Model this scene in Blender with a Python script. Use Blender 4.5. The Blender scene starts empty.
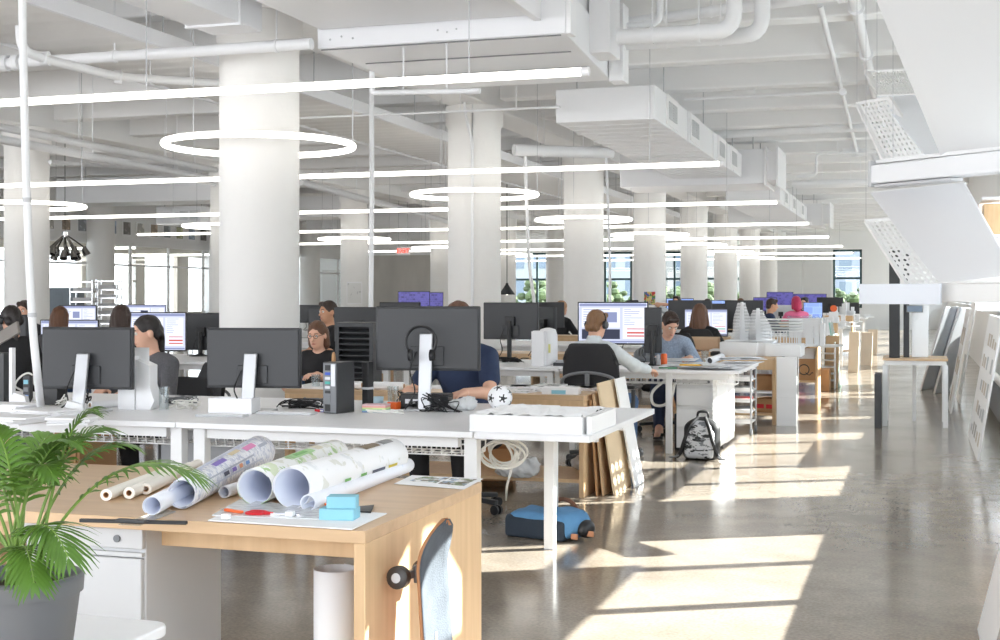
import bpy, bmesh, math, random
import numpy as np
from mathutils import Vector, Matrix, Euler
random.seed(7)
sc = bpy.context.scene
COL = sc.collection
R = math.radians
PI = math.pi
# ------------------------------------------------------------------ camera frame
F = 1310.0
YAW = R(17.7)
SA, CA = math.sin(YAW), math.cos(YAW)
H = 1.38
VY = 296.5
def at(px, py, D):
    r = (px-500)/F*D
    return Vector((-SA*D+CA*r, CA*D+SA*r, H-(py-VY)/F*D))
def on_z(px, py, z):
    return at(px, py, F*(H-z)/(py-VY))
def on_y(px, py, Y):
    return at(px, py, Y/(CA+SA*(px-500)/F))
def x_at(px, Y):
    return on_y(px, VY, Y).x
def V(*a): return Vector(a)

# ------------------------------------------------------------------ materials
MATS = {}
def lin(c):
    return tuple((x/12.92 if x <= .04045 else ((x+.055)/1.055)**2.4) for x in c)
def rgb(r, g, b): return lin((r/255, g/255, b/255))
def pmat(name, col, rough=.5, metal=0, var=.05, scale=5, bump=0, bscale=60, spec=.5, stretch=None, col2=None, coat=0, alpha=1, emit=0):
    if name in MATS: return MATS[name]
    m = bpy.data.materials.new(name); m.use_nodes = True
    nt = m.node_tree; N = nt.nodes; L = nt.links
    b = N['Principled BSDF']
    b.inputs['Roughness'].default_value = rough
    b.inputs['Metallic'].default_value = metal
    b.inputs['Specular IOR Level'].default_value = spec
    if coat:
        b.inputs['Coat Weight'].default_value = coat; b.inputs['Coat Roughness'].default_value = .08
    tc = N.new('ShaderNodeTexCoord'); mp = N.new('ShaderNodeMapping')
    L.new(tc.outputs['Object'], mp.inputs['Vector'])
    if stretch: mp.inputs['Scale'].default_value = stretch
    nz = N.new('ShaderNodeTexNoise'); nz.inputs['Scale'].default_value = scale; nz.inputs['Detail'].default_value = 4
    L.new(mp.outputs['Vector'], nz.inputs['Vector'])
    mx = N.new('ShaderNodeMix'); mx.data_type = 'RGBA'
    c1 = tuple(max(0, x*(1-var)) for x in col); c2 = tuple(min(1, x*(1+var)) for x in (col2 or col))
    mx.inputs[6].default_value = c1+(1,); mx.inputs[7].default_value = c2+(1,)
    L.new(nz.outputs['Fac'], mx.inputs[0]); L.new(mx.outputs[2], b.inputs['Base Color'])
    if emit:
        L.new(mx.outputs[2], b.inputs['Emission Color']); b.inputs['Emission Strength'].default_value = emit
    if bump:
        n2 = N.new('ShaderNodeTexNoise'); n2.inputs['Scale'].default_value = bscale; n2.inputs['Detail'].default_value = 3
        L.new(mp.outputs['Vector'], n2.inputs['Vector'])
        bp = N.new('ShaderNodeBump'); bp.inputs['Strength'].default_value = bump; bp.inputs['Distance'].default_value = .02
        L.new(n2.outputs['Fac'], bp.inputs['Height']); L.new(bp.outputs['Normal'], b.inputs['Normal'])
    MATS[name] = m
    return m
def glow(name, col, s):
    m = bpy.data.materials.new(name); m.use_nodes = True
    nt = m.node_tree; nt.nodes.clear()
    o = nt.nodes.new('ShaderNodeOutputMaterial'); e = nt.nodes.new('ShaderNodeEmission')
    e.inputs[0].default_value = tuple(col)+(1,); e.inputs[1].default_value = s
    nt.links.new(e.outputs[0], o.inputs[0]); MATS[name] = m
    return m
def glassmat(name, tint=(1, 1, 1), refl=.06, rough=0.0):
    m = bpy.data.materials.new(name); m.use_nodes = True
    nt = m.node_tree; N = nt.nodes; L = nt.links; N.clear()
    o = N.new('ShaderNodeOutputMaterial'); t = N.new('ShaderNodeBsdfTransparent'); g = N.new('ShaderNodeBsdfGlossy')
    t.inputs[0].default_value = tuple(tint)+(1,); g.inputs['Roughness'].default_value = rough
    lw = N.new('ShaderNodeLayerWeight'); lw.inputs[0].default_value = .5
    pw = N.new('ShaderNodeMath'); pw.operation = 'POWER'; pw.inputs[1].default_value = 4.0
    ad = N.new('ShaderNodeMath'); ad.operation = 'MULTIPLY_ADD'; ad.inputs[1].default_value = .5; ad.inputs[2].default_value = refl; ad.use_clamp = True
    mx = N.new('ShaderNodeMixShader')
    L.new(lw.outputs['Facing'], pw.inputs[0]); L.new(pw.outputs[0], ad.inputs[0]); L.new(ad.outputs[0], mx.inputs[0])
    L.new(t.outputs[0], mx.inputs[1]); L.new(g.outputs[0], mx.inputs[2]); L.new(mx.outputs[0], o.inputs[0])
    MATS[name] = m
    return m
def printmat(name, base, cols, scale=8, thresh=.55, rough=.6, coord='Object', stretch=(1, 1, 1), lines=None, lfac=.35):
    """paper printed with patches of colour and, when asked, rows of text-like marks"""
    m = bpy.data.materials.new(name); m.use_nodes = True
    nt = m.node_tree; N = nt.nodes; L = nt.links; b = N['Principled BSDF']
    b.inputs['Roughness'].default_value = rough
    tc = N.new('ShaderNodeTexCoord'); mp = N.new('ShaderNodeMapping'); mp.inputs['Scale'].default_value = stretch
    L.new(tc.outputs[coord], mp.inputs[0])
    cur = None
    for i, c in enumerate(cols):
        nz = N.new('ShaderNodeTexNoise'); nz.inputs['Scale'].default_value = scale*(1+.35*i); nz.inputs['Detail'].default_value = 3
        ad = N.new('ShaderNodeVectorMath'); ad.inputs[1].default_value = (i*3.7, i*1.3, i*2.1)
        L.new(mp.outputs[0], ad.inputs[0]); L.new(ad.outputs[0], nz.inputs['Vector'])
        rp = N.new('ShaderNodeValToRGB'); rp.color_ramp.elements[0].position = thresh; rp.color_ramp.elements[1].position = min(1, thresh+.03)
        L.new(nz.outputs['Fac'], rp.inputs[0])
        mx = N.new('ShaderNodeMix'); mx.data_type = 'RGBA'
        L.new(rp.outputs[0], mx.inputs[0])
        if cur is None: mx.inputs[6].default_value = tuple(base)+(1,)
        else: L.new(cur, mx.inputs[6])
        mx.inputs[7].default_value = tuple(c)+(1,); cur = mx.outputs[2]
    if lines:
        br = N.new('ShaderNodeTexBrick'); br.inputs['Scale'].default_value = lines; br.inputs['Mortar Size'].default_value = .03
        br.inputs['Color1'].default_value = (0, 0, 0, 1); br.inputs['Color2'].default_value = (.9, .9, .9, 1); br.inputs['Mortar'].default_value = (1, 1, 1, 1)
        br.inputs['Brick Width'].default_value = .8; br.inputs['Row Height'].default_value = .16
        L.new(mp.outputs[0], br.inputs['Vector'])
        mx = N.new('ShaderNodeMix'); mx.data_type = 'RGBA'; mx.blend_type = 'MULTIPLY'; mx.inputs[0].default_value = lfac
        if cur is None: mx.inputs[6].default_value = tuple(base)+(1,)
        else: L.new(cur, mx.inputs[6])
        L.new(br.outputs['Color'], mx.inputs[7]); cur = mx.outputs[2]
    L.new(cur, b.inputs['Base Color'])
    MATS[name] = m
    return m
def screenmat(name, base, ink, s=1.0, scale=3, w=.5, h=.25):
    """a lit screen showing windows and rows of text"""
    m = bpy.data.materials.new(name); m.use_nodes = True
    nt = m.node_tree; N = nt.nodes; L = nt.links; N.clear()
    o = N.new('ShaderNodeOutputMaterial'); e = N.new('ShaderNodeEmission'); g = N.new('ShaderNodeBsdfGlossy')
    g.inputs['Roughness'].default_value = .25
    tc = N.new('ShaderNodeTexCoord')
    mp = N.new('ShaderNodeMapping'); mp.inputs['Rotation'].default_value = (PI/2, 0, 0)
    L.new(tc.outputs['Object'], mp.inputs[0])
    br = N.new('ShaderNodeTexBrick'); br.inputs['Scale'].default_value = scale
    br.inputs['Color1'].default_value = tuple(base)+(1,); br.inputs['Color2'].default_value = tuple(ink)+(1,)
    br.inputs['Mortar'].default_value = tuple(min(1, x*1.25) for x in base)+(1,)
    br.inputs['Mortar Size'].default_value = .012; br.inputs['Brick Width'].default_value = w; br.inputs['Row Height'].default_value = h; br.inputs['Bias'].default_value = -.4
    L.new(mp.outputs[0], br.inputs['Vector'])
    L.new(br.outputs['Color'], e.inputs[0]); e.inputs[1].default_value = s
    mx = N.new('ShaderNodeMixShader'); mx.inputs[0].default_value = .04
    L.new(e.outputs[0], mx.inputs[1]); L.new(g.outputs[0], mx.inputs[2]); L.new(mx.outputs[0], o.inputs[0])
    MATS[name] = m
    return m

# ------------------------------------------------------------------ mesh builder
class MB:
    def __init__(s): s.v = []; s.f = []; s.mi = []; s.pc = []; s.m = 0; s.X = None
    def _add(s, vs, fs):
        n = len(s.v); s.pc.append((n, len(s.f)))
        if s.X is not None: vs = [s.X @ Vector(p) for p in vs]
        s.v += [tuple(p) for p in vs]; s.f += [tuple(i+n for i in f) for f in fs]; s.mi += [s.m]*len(fs)
        return s
    def box(s, x0, x1, y0, y1, z0, z1, M=None):
        vs = [Vector((x, y, z)) for x in (x0, x1) for y in (y0, y1) for z in (z0, z1)]
        if M is not None: vs = [M @ p for p in vs]
        return s._add(vs, [(0, 1, 3, 2), (4, 6, 7, 5), (0, 4, 5, 1), (2, 3, 7, 6), (0, 2, 6, 4), (1, 5, 7, 3)])
    def hexa(s, q, t):   # quad q (4 points) thickened by vector t
        q = [Vector(p) for p in q]; t = Vector(t)
        return s._add(q+[p+t for p in q], [(3, 2, 1, 0), (4, 5, 6, 7), (0, 1, 5, 4), (1, 2, 6, 5), (2, 3, 7, 6), (3, 0, 4, 7)])
    def bar(s, a, b, w, h, up=(0, 0, 1)):
        a = Vector(a); b = Vector(b); d = (b-a).normalized(); u = Vector(up)
        x = d.cross(u)
        if x.length < 1e-4: x = d.cross(Vector((1, 0, 0)))
        x.normalize(); y = x.cross(d)
        q = [a+x*w/2+y*h/2, a-x*w/2+y*h/2, a-x*w/2-y*h/2, a+x*w/2-y*h/2]
        return s.hexa(q, b-a)
    def cyl(s, a, b, r0, r1=None, n=14, caps=True):
        a = Vector(a); b = Vector(b); r1 = r0 if r1 is None else r1
        return s.tube([a, b], [r0, r1], n, caps)
    def tube(s, pts, r, n=8, caps=True, closed=False):
        pts = [Vector(p) for p in pts]; k = len(pts)
        rs = r if isinstance(r, (list, tuple)) else [r]*k
        T = []
        for i in range(k):
            if closed: d = pts[(i+1) % k]-pts[i-1]
            else: d = pts[min(i+1, k-1)]-pts[max(i-1, 0)]
            if d.length < 1e-9: d = Vector((0, 0, 1))
            T.append(d.normalized())
        u = T[0].cross(Vector((0, 0, 1)))
        if u.length < 1e-3: u = T[0].cross(Vector((1, 0, 0)))
        u.normalize(); vs = []
        for i in range(k):
            if i:
                u = u-T[i]*u.dot(T[i])
                if u.length < 1e-6: u = T[i].orthogonal()
                u.normalize()
            w = T[i].cross(u)
            for j in range(n):
                a = 2*PI*j/n
                vs.append(pts[i]+(u*math.cos(a)+w*math.sin(a))*rs[i])
        fs = []
        for i in range(k if closed else k-1):
            for j in range(n):
                a = i*n+j; b = i*n+(j+1) % n; i2 = (i+1) % k
                fs.append((a, b, i2*n+(j+1) % n, i2*n+j))
        if caps and not closed:
            fs.append(tuple(range(n-1, -1, -1))); fs.append(tuple((k-1)*n+j for j in range(n)))
        return s._add(vs, fs)
    def lathe(s, prof, n=24, M=None, caps=True):
        vs = []; k = len(prof)
        for r, z in prof:
            for j in range(n):
                a = 2*PI*j/n; vs.append(Vector((r*math.cos(a), r*math.sin(a), z)))
        if M is not None: vs = [M @ p for p in vs]
        fs = []
        for i in range(k-1):
            for j in range(n):
                fs.append((i*n+j, i*n+(j+1) % n, (i+1)*n+(j+1) % n, (i+1)*n+j))
        if caps:
            fs.append(tuple(range(n-1, -1, -1))); fs.append(tuple((k-1)*n+j for j in range(n)))
        return s._add(vs, fs)
    def prism(s, poly, t0, t1, M=None):   # polygon in XY from z=t0 to t1
        n = len(poly); vs = [Vector((x, y, t0)) for x, y in poly]+[Vector((x, y, t1)) for x, y in poly]
        if M is not None: vs = [M @ p for p in vs]
        return s._add(vs, [tuple(range(n-1, -1, -1)), tuple(range(n, 2*n))]+[(i, (i+1) % n, n+(i+1) % n, n+i) for i in range(n)])
    def surf(s, fn, nu, nv, wrap=False):
        vs = [Vector(fn(i/nu, j/nv)) for j in range(nv+1) for i in range(nu+(0 if wrap else 1))]
        w = nu if wrap else nu+1; fs = []
        for j in range(nv):
            for i in range(nu):
                i2 = (i+1) % w if wrap else i+1
                fs.append((j*w+i, j*w+i2, (j+1)*w+i2, (j+1)*w+i))
        return s._add(vs, fs)
    def ball(s, c, r, n=12, sc_=(1, 1, 1)):
        c = Vector(c); pr = [(max(1e-4, math.sin(PI*i/n))*r, -math.cos(PI*i/n)*r) for i in range(n+1)]
        M = Matrix.Translation(c) @ Matrix.Diagonal((sc_[0], sc_[1], sc_[2], 1))
        return s.lathe(pr, n*2, M)
    def build(s, name, mat, parent=None, smooth=True, bevel=0, loc=None, solid=0, kind=None, label=None):
        me = bpy.data.meshes.new(name); me.from_pydata(s.v, [], s.f); me.update()
        for m in (mat if isinstance(mat, (list, tuple)) else [mat]): me.materials.append(m)
        me.polygons.foreach_set('material_index', s.mi)
        bm = bmesh.new(); bm.from_mesh(me); bmesh.ops.recalc_face_normals(bm, faces=bm.faces[:]); bm.to_mesh(me); bm.free()
        if smooth:
            me.polygons.foreach_set('use_smooth', [True]*len(me.polygons)); me.set_sharp_from_angle(angle=R(38))
        o = bpy.data.objects.new(name, me); COL.objects.link(o)
        if parent is not None: o.parent = parent
        if loc is not None: o.location = loc
        if solid:
            md = o.modifiers.new('solid', 'SOLIDIFY'); md.thickness = solid; md.offset = 0
        if bevel:
            md = o.modifiers.new('bevel', 'BEVEL'); md.width = bevel; md.segments = 2; md.limit_method = 'ANGLE'; md.angle_limit = R(40)
        if kind: o['kind'] = kind
        if label: o['label'] = label
        return o
def _each(s, name, mat, parent=None, **k):
    out = []; piece = []; start = 0
    for (v0, f0), (v1, f1) in zip(s.pc, s.pc[1:]+[(len(s.v), len(s.f))]):
        m = MB(); m.v = s.v[v0:v1]; m.f = [tuple(i-v0 for i in f) for f in s.f[f0:f1]]; m.mi = s.mi[f0:f1]
        out.append(m.build(name, mat, parent, **k))
    return out
MB.build_each = _each
def tag(o, label, cat, group=None, kind=None):
    o['label'] = label; o['category'] = cat
    if group: o['group'] = group
    if kind: o['kind'] = kind
    return o
def thing(name, label, cat, loc=(0, 0, 0), rz=0, group=None, rot=None):
    o = bpy.data.objects.new(name, None); COL.objects.link(o); o.empty_display_size = .1
    o.location = loc; o.rotation_euler = rot if rot else (0, 0, rz)
    return tag(o, label, cat, group)
def struct(name, mb, mat, **k):
    return mb.build(name, mat, kind='structure', **k)
KIDS = None
def dup(root, loc, rz=None, label=None, group=None):
    def cp(o, par):
        c = o.copy(); COL.objects.link(c)
        if par is not None: c.parent = par
        for ch in list(o.children): cp(ch, c)
        return c
    r = cp(root, None); r.location = loc
    if rz is not None: r.rotation_euler = (0, 0, rz)
    if label: r['label'] = label
    if group: r['group'] = group
    return r
def fillet(pts, rad, n=5):
    pts = [Vector(p) for p in pts]; out = [pts[0]]
    for i in range(1, len(pts)-1):
        a = (pts[i-1]-pts[i]); b = (pts[i+1]-pts[i]); r = min(rad, a.length*.45, b.length*.45)
        p0 = pts[i]+a.normalized()*r; p1 = pts[i]+b.normalized()*r
        for k in range(n+1):
            t = k/n; out.append((1-t)**2*p0+2*t*(1-t)*pts[i]+t*t*p1)
    out.append(pts[-1]); return out
def wob(pts, n=6):   # catmull-rom through points
    pts = [Vector(p) for p in pts]; P = [pts[0]]+pts+[pts[-1]]; out = []
    for i in range(1, len(P)-2):
        a, b, c, d = P[i-1], P[i], P[i+1], P[i+2]
        for k in range(n):
            t = k/n
            out.append(.5*((2*b)+(c-a)*t+(2*a-5*b+4*c-d)*t*t+(3*b-a-3*c+d)*t**3))
    out.append(pts[-1]); return out

# ------------------------------------------------------------------ implicit bodies
class SDF:
    def __init__(s, k=.03): s.p = []; s.k = k
    def cap(s, a, b, ra, rb=None, k=None, sub=False):
        s.p.append(('c', np.array(a, float), np.array(b, float), ra, ra if rb is None else rb, s.k if k is None else k, sub)); return s
    def ell(s, c, r, M=None, k=None, sub=False):
        s.p.append(('e', np.array(c, float), np.array(r, float), None if M is None else np.array(M.to_3x3() if hasattr(M, 'to_3x3') else M, float), None, s.k if k is None else k, sub)); return s
    def rbox(s, c, h, rad, M=None, k=None, sub=False):
        s.p.append(('b', np.array(c, float), np.array(h, float), None if M is None else np.array(M.to_3x3() if hasattr(M, 'to_3x3') else M, float), rad, s.k if k is None else k, sub)); return s
    def mesh(s, name, mat, res=.012, parent=None, disp=None, label=None):
        lo = np.full(3, 1e9); hi = -lo; bb = []
        for q in s.p:
            if q[0] == 'c':
                r = max(q[3], q[4]); l = np.minimum(q[1], q[2])-r; h = np.maximum(q[1], q[2])+r
            else:
                r = np.linalg.norm(q[2]) if q[3] is not None else q[2]
                l = q[1]-r-(q[4] or 0); h = q[1]+r+(q[4] or 0)
            bb.append((l, h))
            if not q[6]: lo = np.minimum(lo, l); hi = np.maximum(hi, h)
        mg = .04+res*2
        lo = lo-mg; n = np.ceil((hi+mg-lo)/res).astype(int)+1
        fld = np.full(n, .1)
        for q, (l, h) in zip(s.p, bb):
            k = q[5]; m = max(.04, k+res)
            i0 = np.clip(np.floor((l-m-lo)/res).astype(int), 0, n-1); i1 = np.clip(np.ceil((h+m-lo)/res).astype(int)+1, 1, n)
            g = np.stack(np.meshgrid(*[lo[d]+res*np.arange(i0[d], i1[d]) for d in range(3)], indexing='ij'), -1)
            if q[0] == 'c':
                ab = q[2]-q[1]; L2 = max(1e-9, ab.dot(ab)); t = np.clip(((g-q[1])@ab)/L2, 0, 1)
                d = np.linalg.norm(g-q[1]-t[..., None]*ab, axis=-1)-(q[3]+(q[4]-q[3])*t)
            elif q[0] == 'e':
                p = g-q[1]
                if q[3] is not None: p = p@q[3]
                k0 = np.linalg.norm(p/q[2], axis=-1); k1 = np.linalg.norm(p/(q[2]**2), axis=-1)
                d = k0*(k0-1)/np.maximum(k1, 1e-6)
            else:
                p = g-q[1]
                if q[3] is not None: p = p@q[3]
                w = np.abs(p)-(q[2]-q[4]); d = np.linalg.norm(np.maximum(w, 0), axis=-1)+np.minimum(w.max(-1), 0)-q[4]
            sl = tuple(slice(a, b) for a, b in zip(i0, i1)); f = fld[sl]
            if q[6]:
                d = -d; hh = np.maximum(k-np.abs(f-d), 0)/max(k, 1e-6); fld[sl] = np.maximum(f, d)+hh*hh*k/4
            else:
                hh = np.maximum(k-np.abs(f-d), 0)/max(k, 1e-6); fld[sl] = np.minimum(f, d)-hh*hh*k/4
        if disp is not None:
            g = np.stack(np.meshgrid(*[lo[d]+res*np.arange(n[d]) for d in range(3)], indexing='ij'), -1); fld = fld+disp(g)
        return nets(fld, lo, res, name, mat, parent, label)
def nets(f, lo, res, name, mat, parent=None, label=None):
    ins = f < 0
    c = [ins[i:f.shape[0]-1+i, j:f.shape[1]-1+j, k:f.shape[2]-1+k] for i in (0, 1) for j in (0, 1) for k in (0, 1)]
    cnt = sum(x.astype(int) for x in c); act = (cnt > 0) & (cnt < 8)
    idx = np.full(act.shape, -1); I = np.argwhere(act); idx[act] = np.arange(len(I))
    acc = np.zeros((len(I), 3)); num = np.zeros(len(I))
    cs = [(i, j, k) for i in (0, 1) for j in (0, 1) for k in (0, 1)]
    for a in cs:
        for d in range(3):
            if a[d]: continue
            b = list(a); b[d] = 1
            fa = f[I[:, 0]+a[0], I[:, 1]+a[1], I[:, 2]+a[2]]; fb = f[I[:, 0]+b[0], I[:, 1]+b[1], I[:, 2]+b[2]]
            x = (fa < 0) != (fb < 0); t = np.where(x, fa/np.where(fa-fb == 0, 1, fa-fb), 0)
            p = np.tile(np.array(a, float), (len(I), 1)); p[:, d] += t
            acc[x] += p[x]; num[x] += 1
    vs = lo+res*(I+acc/np.maximum(num, 1)[:, None])
    fs = []
    for d in range(3):
        e, g = [(1, 2), (2, 0), (0, 1)][d]
        sl0 = [slice(1, -1)]*3; sl1 = [slice(1, -1)]*3; sl0[d] = slice(0, -1); sl1[d] = slice(1, None)
        A = ins[tuple(sl0)]; B = ins[tuple(sl1)]
        for fl, (p, q) in ((0, (A, B)), (1, (B, A))):
            E = np.argwhere(p & ~q)
            if not len(E): continue
            off = np.ones(3, int); off[d] = 0; E = E+off
            def cell(de, dg):
                t = E.copy(); t[:, e] -= de; t[:, g] -= dg; return idx[t[:, 0], t[:, 1], t[:, 2]]
            qd = np.stack([cell(1, 1), cell(0, 1), cell(0, 0), cell(1, 0)], 1)
            fs.append(qd[:, ::-1] if fl else qd)
    fs = np.concatenate(fs) if fs else np.zeros((0, 4), int)
    fs = fs[(fs >= 0).all(1)]
    me = bpy.data.meshes.new(name); me.from_pydata(vs.tolist(), [], fs.tolist()); me.update()
    for m in (mat if isinstance(mat, (list, tuple)) else [mat]): me.materials.append(m)
    me.polygons.foreach_set('use_smooth', [True]*len(me.polygons))
    o = bpy.data.objects.new(name, me); COL.objects.link(o)
    if parent is not None: o.parent = parent
    if label: o['label'] = label
    return o
# ================================================================== palette
M_wall = pmat('white_paint_wall', rgb(240, 240, 240), .6, var=.015, scale=2)
M_ceil = pmat('white_paint_ceiling', rgb(238, 238, 238), .7, var=.03, scale=1.5, bump=.15, bscale=8)
M_col = pmat('white_plaster', rgb(240, 239, 237), .55, var=.02, scale=3, bump=.35, bscale=9)
M_duct = pmat('white_sheet_metal', rgb(236, 237, 240), .38, var=.02, scale=2)
M_pipe = pmat('white_pipe_paint', rgb(236, 237, 239), .4, var=.02)
M_white = pmat('white_laminate', rgb(240, 240, 242), .35, var=.015)
M_whitem = pmat('white_powder_steel', rgb(238, 238, 238), .4, var=.015)
M_offw = pmat('offwhite_steel', rgb(226, 226, 224), .4, var=.02)
M_teal = pmat('dark_teal_metal', rgb(58, 84, 86), .4, var=.05)
M_black = pmat('black_plastic', rgb(30, 30, 32), .45, var=.08)
M_dark = pmat('charcoal_plastic', rgb(50, 51, 54), .45, var=.06)
M_gray = pmat('grey_plastic', rgb(120, 122, 126), .45, var=.05)
M_lgray = pmat('light_grey_plastic', rgb(196, 197, 200), .45, var=.04)
M_silver = pmat('brushed_aluminium', rgb(190, 191, 194), .42, metal=.7, var=.03)
M_chrome = pmat('chrome_steel', rgb(200, 200, 202), .15, metal=1, var=.03)
M_wood = pmat('pale_oak_veneer', rgb(204, 168, 126), .5, var=.07, scale=3, stretch=(9, 9, .6), col2=rgb(222, 190, 150))
M_woodx = pmat('pale_oak_top', rgb(196, 162, 124), .33, var=.08, scale=3, stretch=(.7, 9, 9), col2=rgb(216, 184, 148))
M_card = pmat('brown_cardboard', rgb(190, 146, 104), .8, var=.06)
M_paper = pmat('white_paper', rgb(243, 243, 245), .7, var=.012, scale=3)
M_foam = pmat('white_foam_board', rgb(242, 242, 243), .7, var=.015)
M_cream = pmat('cream_tracing_paper', rgb(244, 240, 231), .6, var=.03)
M_cable = pmat('black_cable', rgb(26, 26, 28), .5, var=.1)
M_wcable = pmat('white_cable', rgb(232, 231, 226), .5, var=.03)
M_rubber = pmat('black_rubber', rgb(36, 36, 38), .7, var=.1)
M_glass = glassmat('clear_window_glass', (.97, .99, .98), .04)
M_part = glassmat('partition_glass', (.93, .96, .96), .10)
M_drink = glassmat('tumbler_glass', (.93, .96, .97), .12)
M_lamp = glow('lamp_diffuser', (1, .955, .88), 3.4)

def floor_mat():
    m = bpy.data.materials.new('polished_concrete'); m.use_nodes = True
    nt = m.node_tree; N = nt.nodes; L = nt.links; b = N['Principled BSDF']
    tc = N.new('ShaderNodeTexCoord'); cur = None
    def ramp(scale, det, p0, p1, c0, c1, rough=.6, dist=0):
        nz = N.new('ShaderNodeTexNoise'); nz.inputs['Scale'].default_value = scale; nz.inputs['Detail'].default_value = det
        nz.inputs['Roughness'].default_value = rough; nz.inputs['Distortion'].default_value = dist
        L.new(tc.outputs['Object'], nz.inputs['Vector'])
        rp = N.new('ShaderNodeValToRGB'); e = rp.color_ramp.elements
        e[0].position = p0; e[1].position = p1; e[0].color = tuple(c0)+(1,); e[1].color = tuple(c1)+(1,)
        L.new(nz.outputs['Fac'], rp.inputs[0]); return rp.outputs[0]
    A = ramp(.7, 6, .3, .72, rgb(142, 132, 120), rgb(174, 164, 151), dist=.6)
    Bc = ramp(60, 3, .3, .7, (.78, .76, .74), (1.12, 1.1, 1.08))
    Cc = ramp(4, 5, .35, .7, (.86, .85, .84), (1.06, 1.06, 1.06), dist=.4)
    for o in (Bc, Cc):
        mx = N.new('ShaderNodeMix'); mx.data_type = 'RGBA'; mx.blend_type = 'MULTIPLY'; mx.inputs[0].default_value = 1
        L.new(A, mx.inputs[6]); L.new(o, mx.inputs[7]); A = mx.outputs[2]
    L.new(A, b.inputs['Base Color'])
    rr = ramp(1.3, 5, .35, .7, (.10,)*3, (.2,)*3)
    L.new(rr, b.inputs['Roughness']); b.inputs['Specular IOR Level'].default_value = .6
    return m
M_floor = floor_mat()
def concrete_mat():
    return pmat('raw_concrete', rgb(176, 172, 166), .8, var=.16, scale=1.2, col2=rgb(206, 202, 196), stretch=(1, 1, .35))
M_conc = concrete_mat()

# ================================================================== room shell
XR = 1.15; YE = 57.0; XL = -20.3; ZC = 4.5
struct('floor', MB().box(-30, 1.5, -7, YE+.3, -.2, 0), M_floor)
struct('ceiling', MB().box(-30, 1.5, -7, YE+.3, ZC, ZC+.25), M_ceil)
k = 0
for Y in np.arange(-5, 57, 2.0):
    struct('ceiling_beam', MB().box(-22, XR, Y-.14, Y+.14, 4.05, ZC), M_ceil, bevel=.02)
for X in (-5.65, -12.75):
    struct('ceiling_girder', MB().box(X-.27, X+.27, -7, YE, 3.9, ZC), M_ceil, bevel=.02)
# columns
def column(X, Y, r, part_strip=True):
    mb = MB(); mb.lathe([(r, 0), (r, 3.62), (r+.03, 3.66), (r+.03, 3.9)], 40)
    c = struct('column', mb, M_col, loc=(X, Y, 0)); return c
cols = []
for n in range(8): cols.append(column(-5.65, 10.58+6*n, .355))
for n in range(7): column(-12.75, 16.58+6*n, .325)
for n in range(4): column(-19.75, 22.58+6*n, .34)
# right wall with windows
SILL, HEAD = 1.2, 2.85
wins = [(-6.8, -2.9), (-1.7, 2.95), (4.3, 8.95), (10.3, 14.95)]+[(16.3+6*i, 20.95+6*i) for i in range(7)]
mb = MB(); y = -7.0
mb.box(XR, XR+.35, -7, YE+.3, 0, SILL); mb.box(XR, XR+.35, -7, YE+.3, HEAD, ZC)
for a, b in wins:
    mb.box(XR, XR+.35, y, a, SILL, HEAD); y = b
mb.box(XR, XR+.35, y, YE+.3, SILL, HEAD)
struct('wall_right', mb, M_wall)
def window(n, a, b, axis, base, z0, z1, nm, rails, thick=.06):
    """frame of jambs, mullions and rails with one sheet of glass as a child"""
    mb = MB()
    def bx(p0, p1, q0, q1, d=.04):
        if axis == 'y': mb.box(base-d, base+d, p0, p1, q0, q1)
        else: mb.box(p0, p1, base-d, base+d, q0, q1)
    t = thick
    bx(a, a+t, z0, z1); bx(b-t, b, z0, z1); bx(a, b, z0, z0+t); bx(a, b, z1-t, z1)
    for i in range(1, nm):
        c = a+(b-a)*i/nm; bx(c-t/2, c+t/2, z0, z1)
    for r in rails: bx(a, b, r-t/2, r+t/2, .03)
    o = struct('window_%d' % n, mb, M_teal)
    g = MB()
    if axis == 'y': g.box(base-.004, base+.004, a+.01, b-.01, z0+.01, z1-.01)
    else: g.box(a+.01, b-.01, base-.004, base+.004, z0+.01, z1-.01)
    g.build('glass_pane', M_glass, o)
    return o
wn = 0
for a, b in wins:
    wn += 1; window(wn, a, b, 'y', XR+.2, SILL, HEAD, 5, [2.3], .07)
mb = MB()
mb.box(XR-.06, XR+.12, -7, YE, SILL-.04, SILL); struct('trim_1', mb, M_white)
# end wall
spans = []
for a, b in ((512, 562), (604, 632), (657, 692), (701, 722), (733, 752), (833, 862)):
    spans.append((x_at(a, YE), x_at(b, YE)))
WZ0, WZ1 = .9, 3.36
mb = MB(); x = -30
mb.box(-30, XR, YE, YE+.3, 0, WZ0); mb.box(-30, XR, YE, YE+.3, WZ1, ZC)
for a, b in spans:
    mb.box(x, a, YE, YE+.3, WZ0, WZ1); x = b
mb.box(x, XR, YE, YE+.3, WZ0, WZ1)
struct('wall_end', mb, M_wall)
for i, (a, b) in enumerate(spans):
    wn += 1; window(wn, a, b, 'x', YE+.08, WZ0, WZ1, 2 if b-a > 1.4 else 1, [2.15], .09)
# grey presentation panels on the end wall
for a, b in ((778, 802), (803.5, 831)):
    xa, xb = x_at(a, YE), x_at(b, YE)
    o = MB().box(xa, xb, YE-.05, YE, .9, 3.3).build('trim_2', pmat('grey_panel', rgb(226, 226, 226), .7, var=.02), kind='structure')
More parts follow.
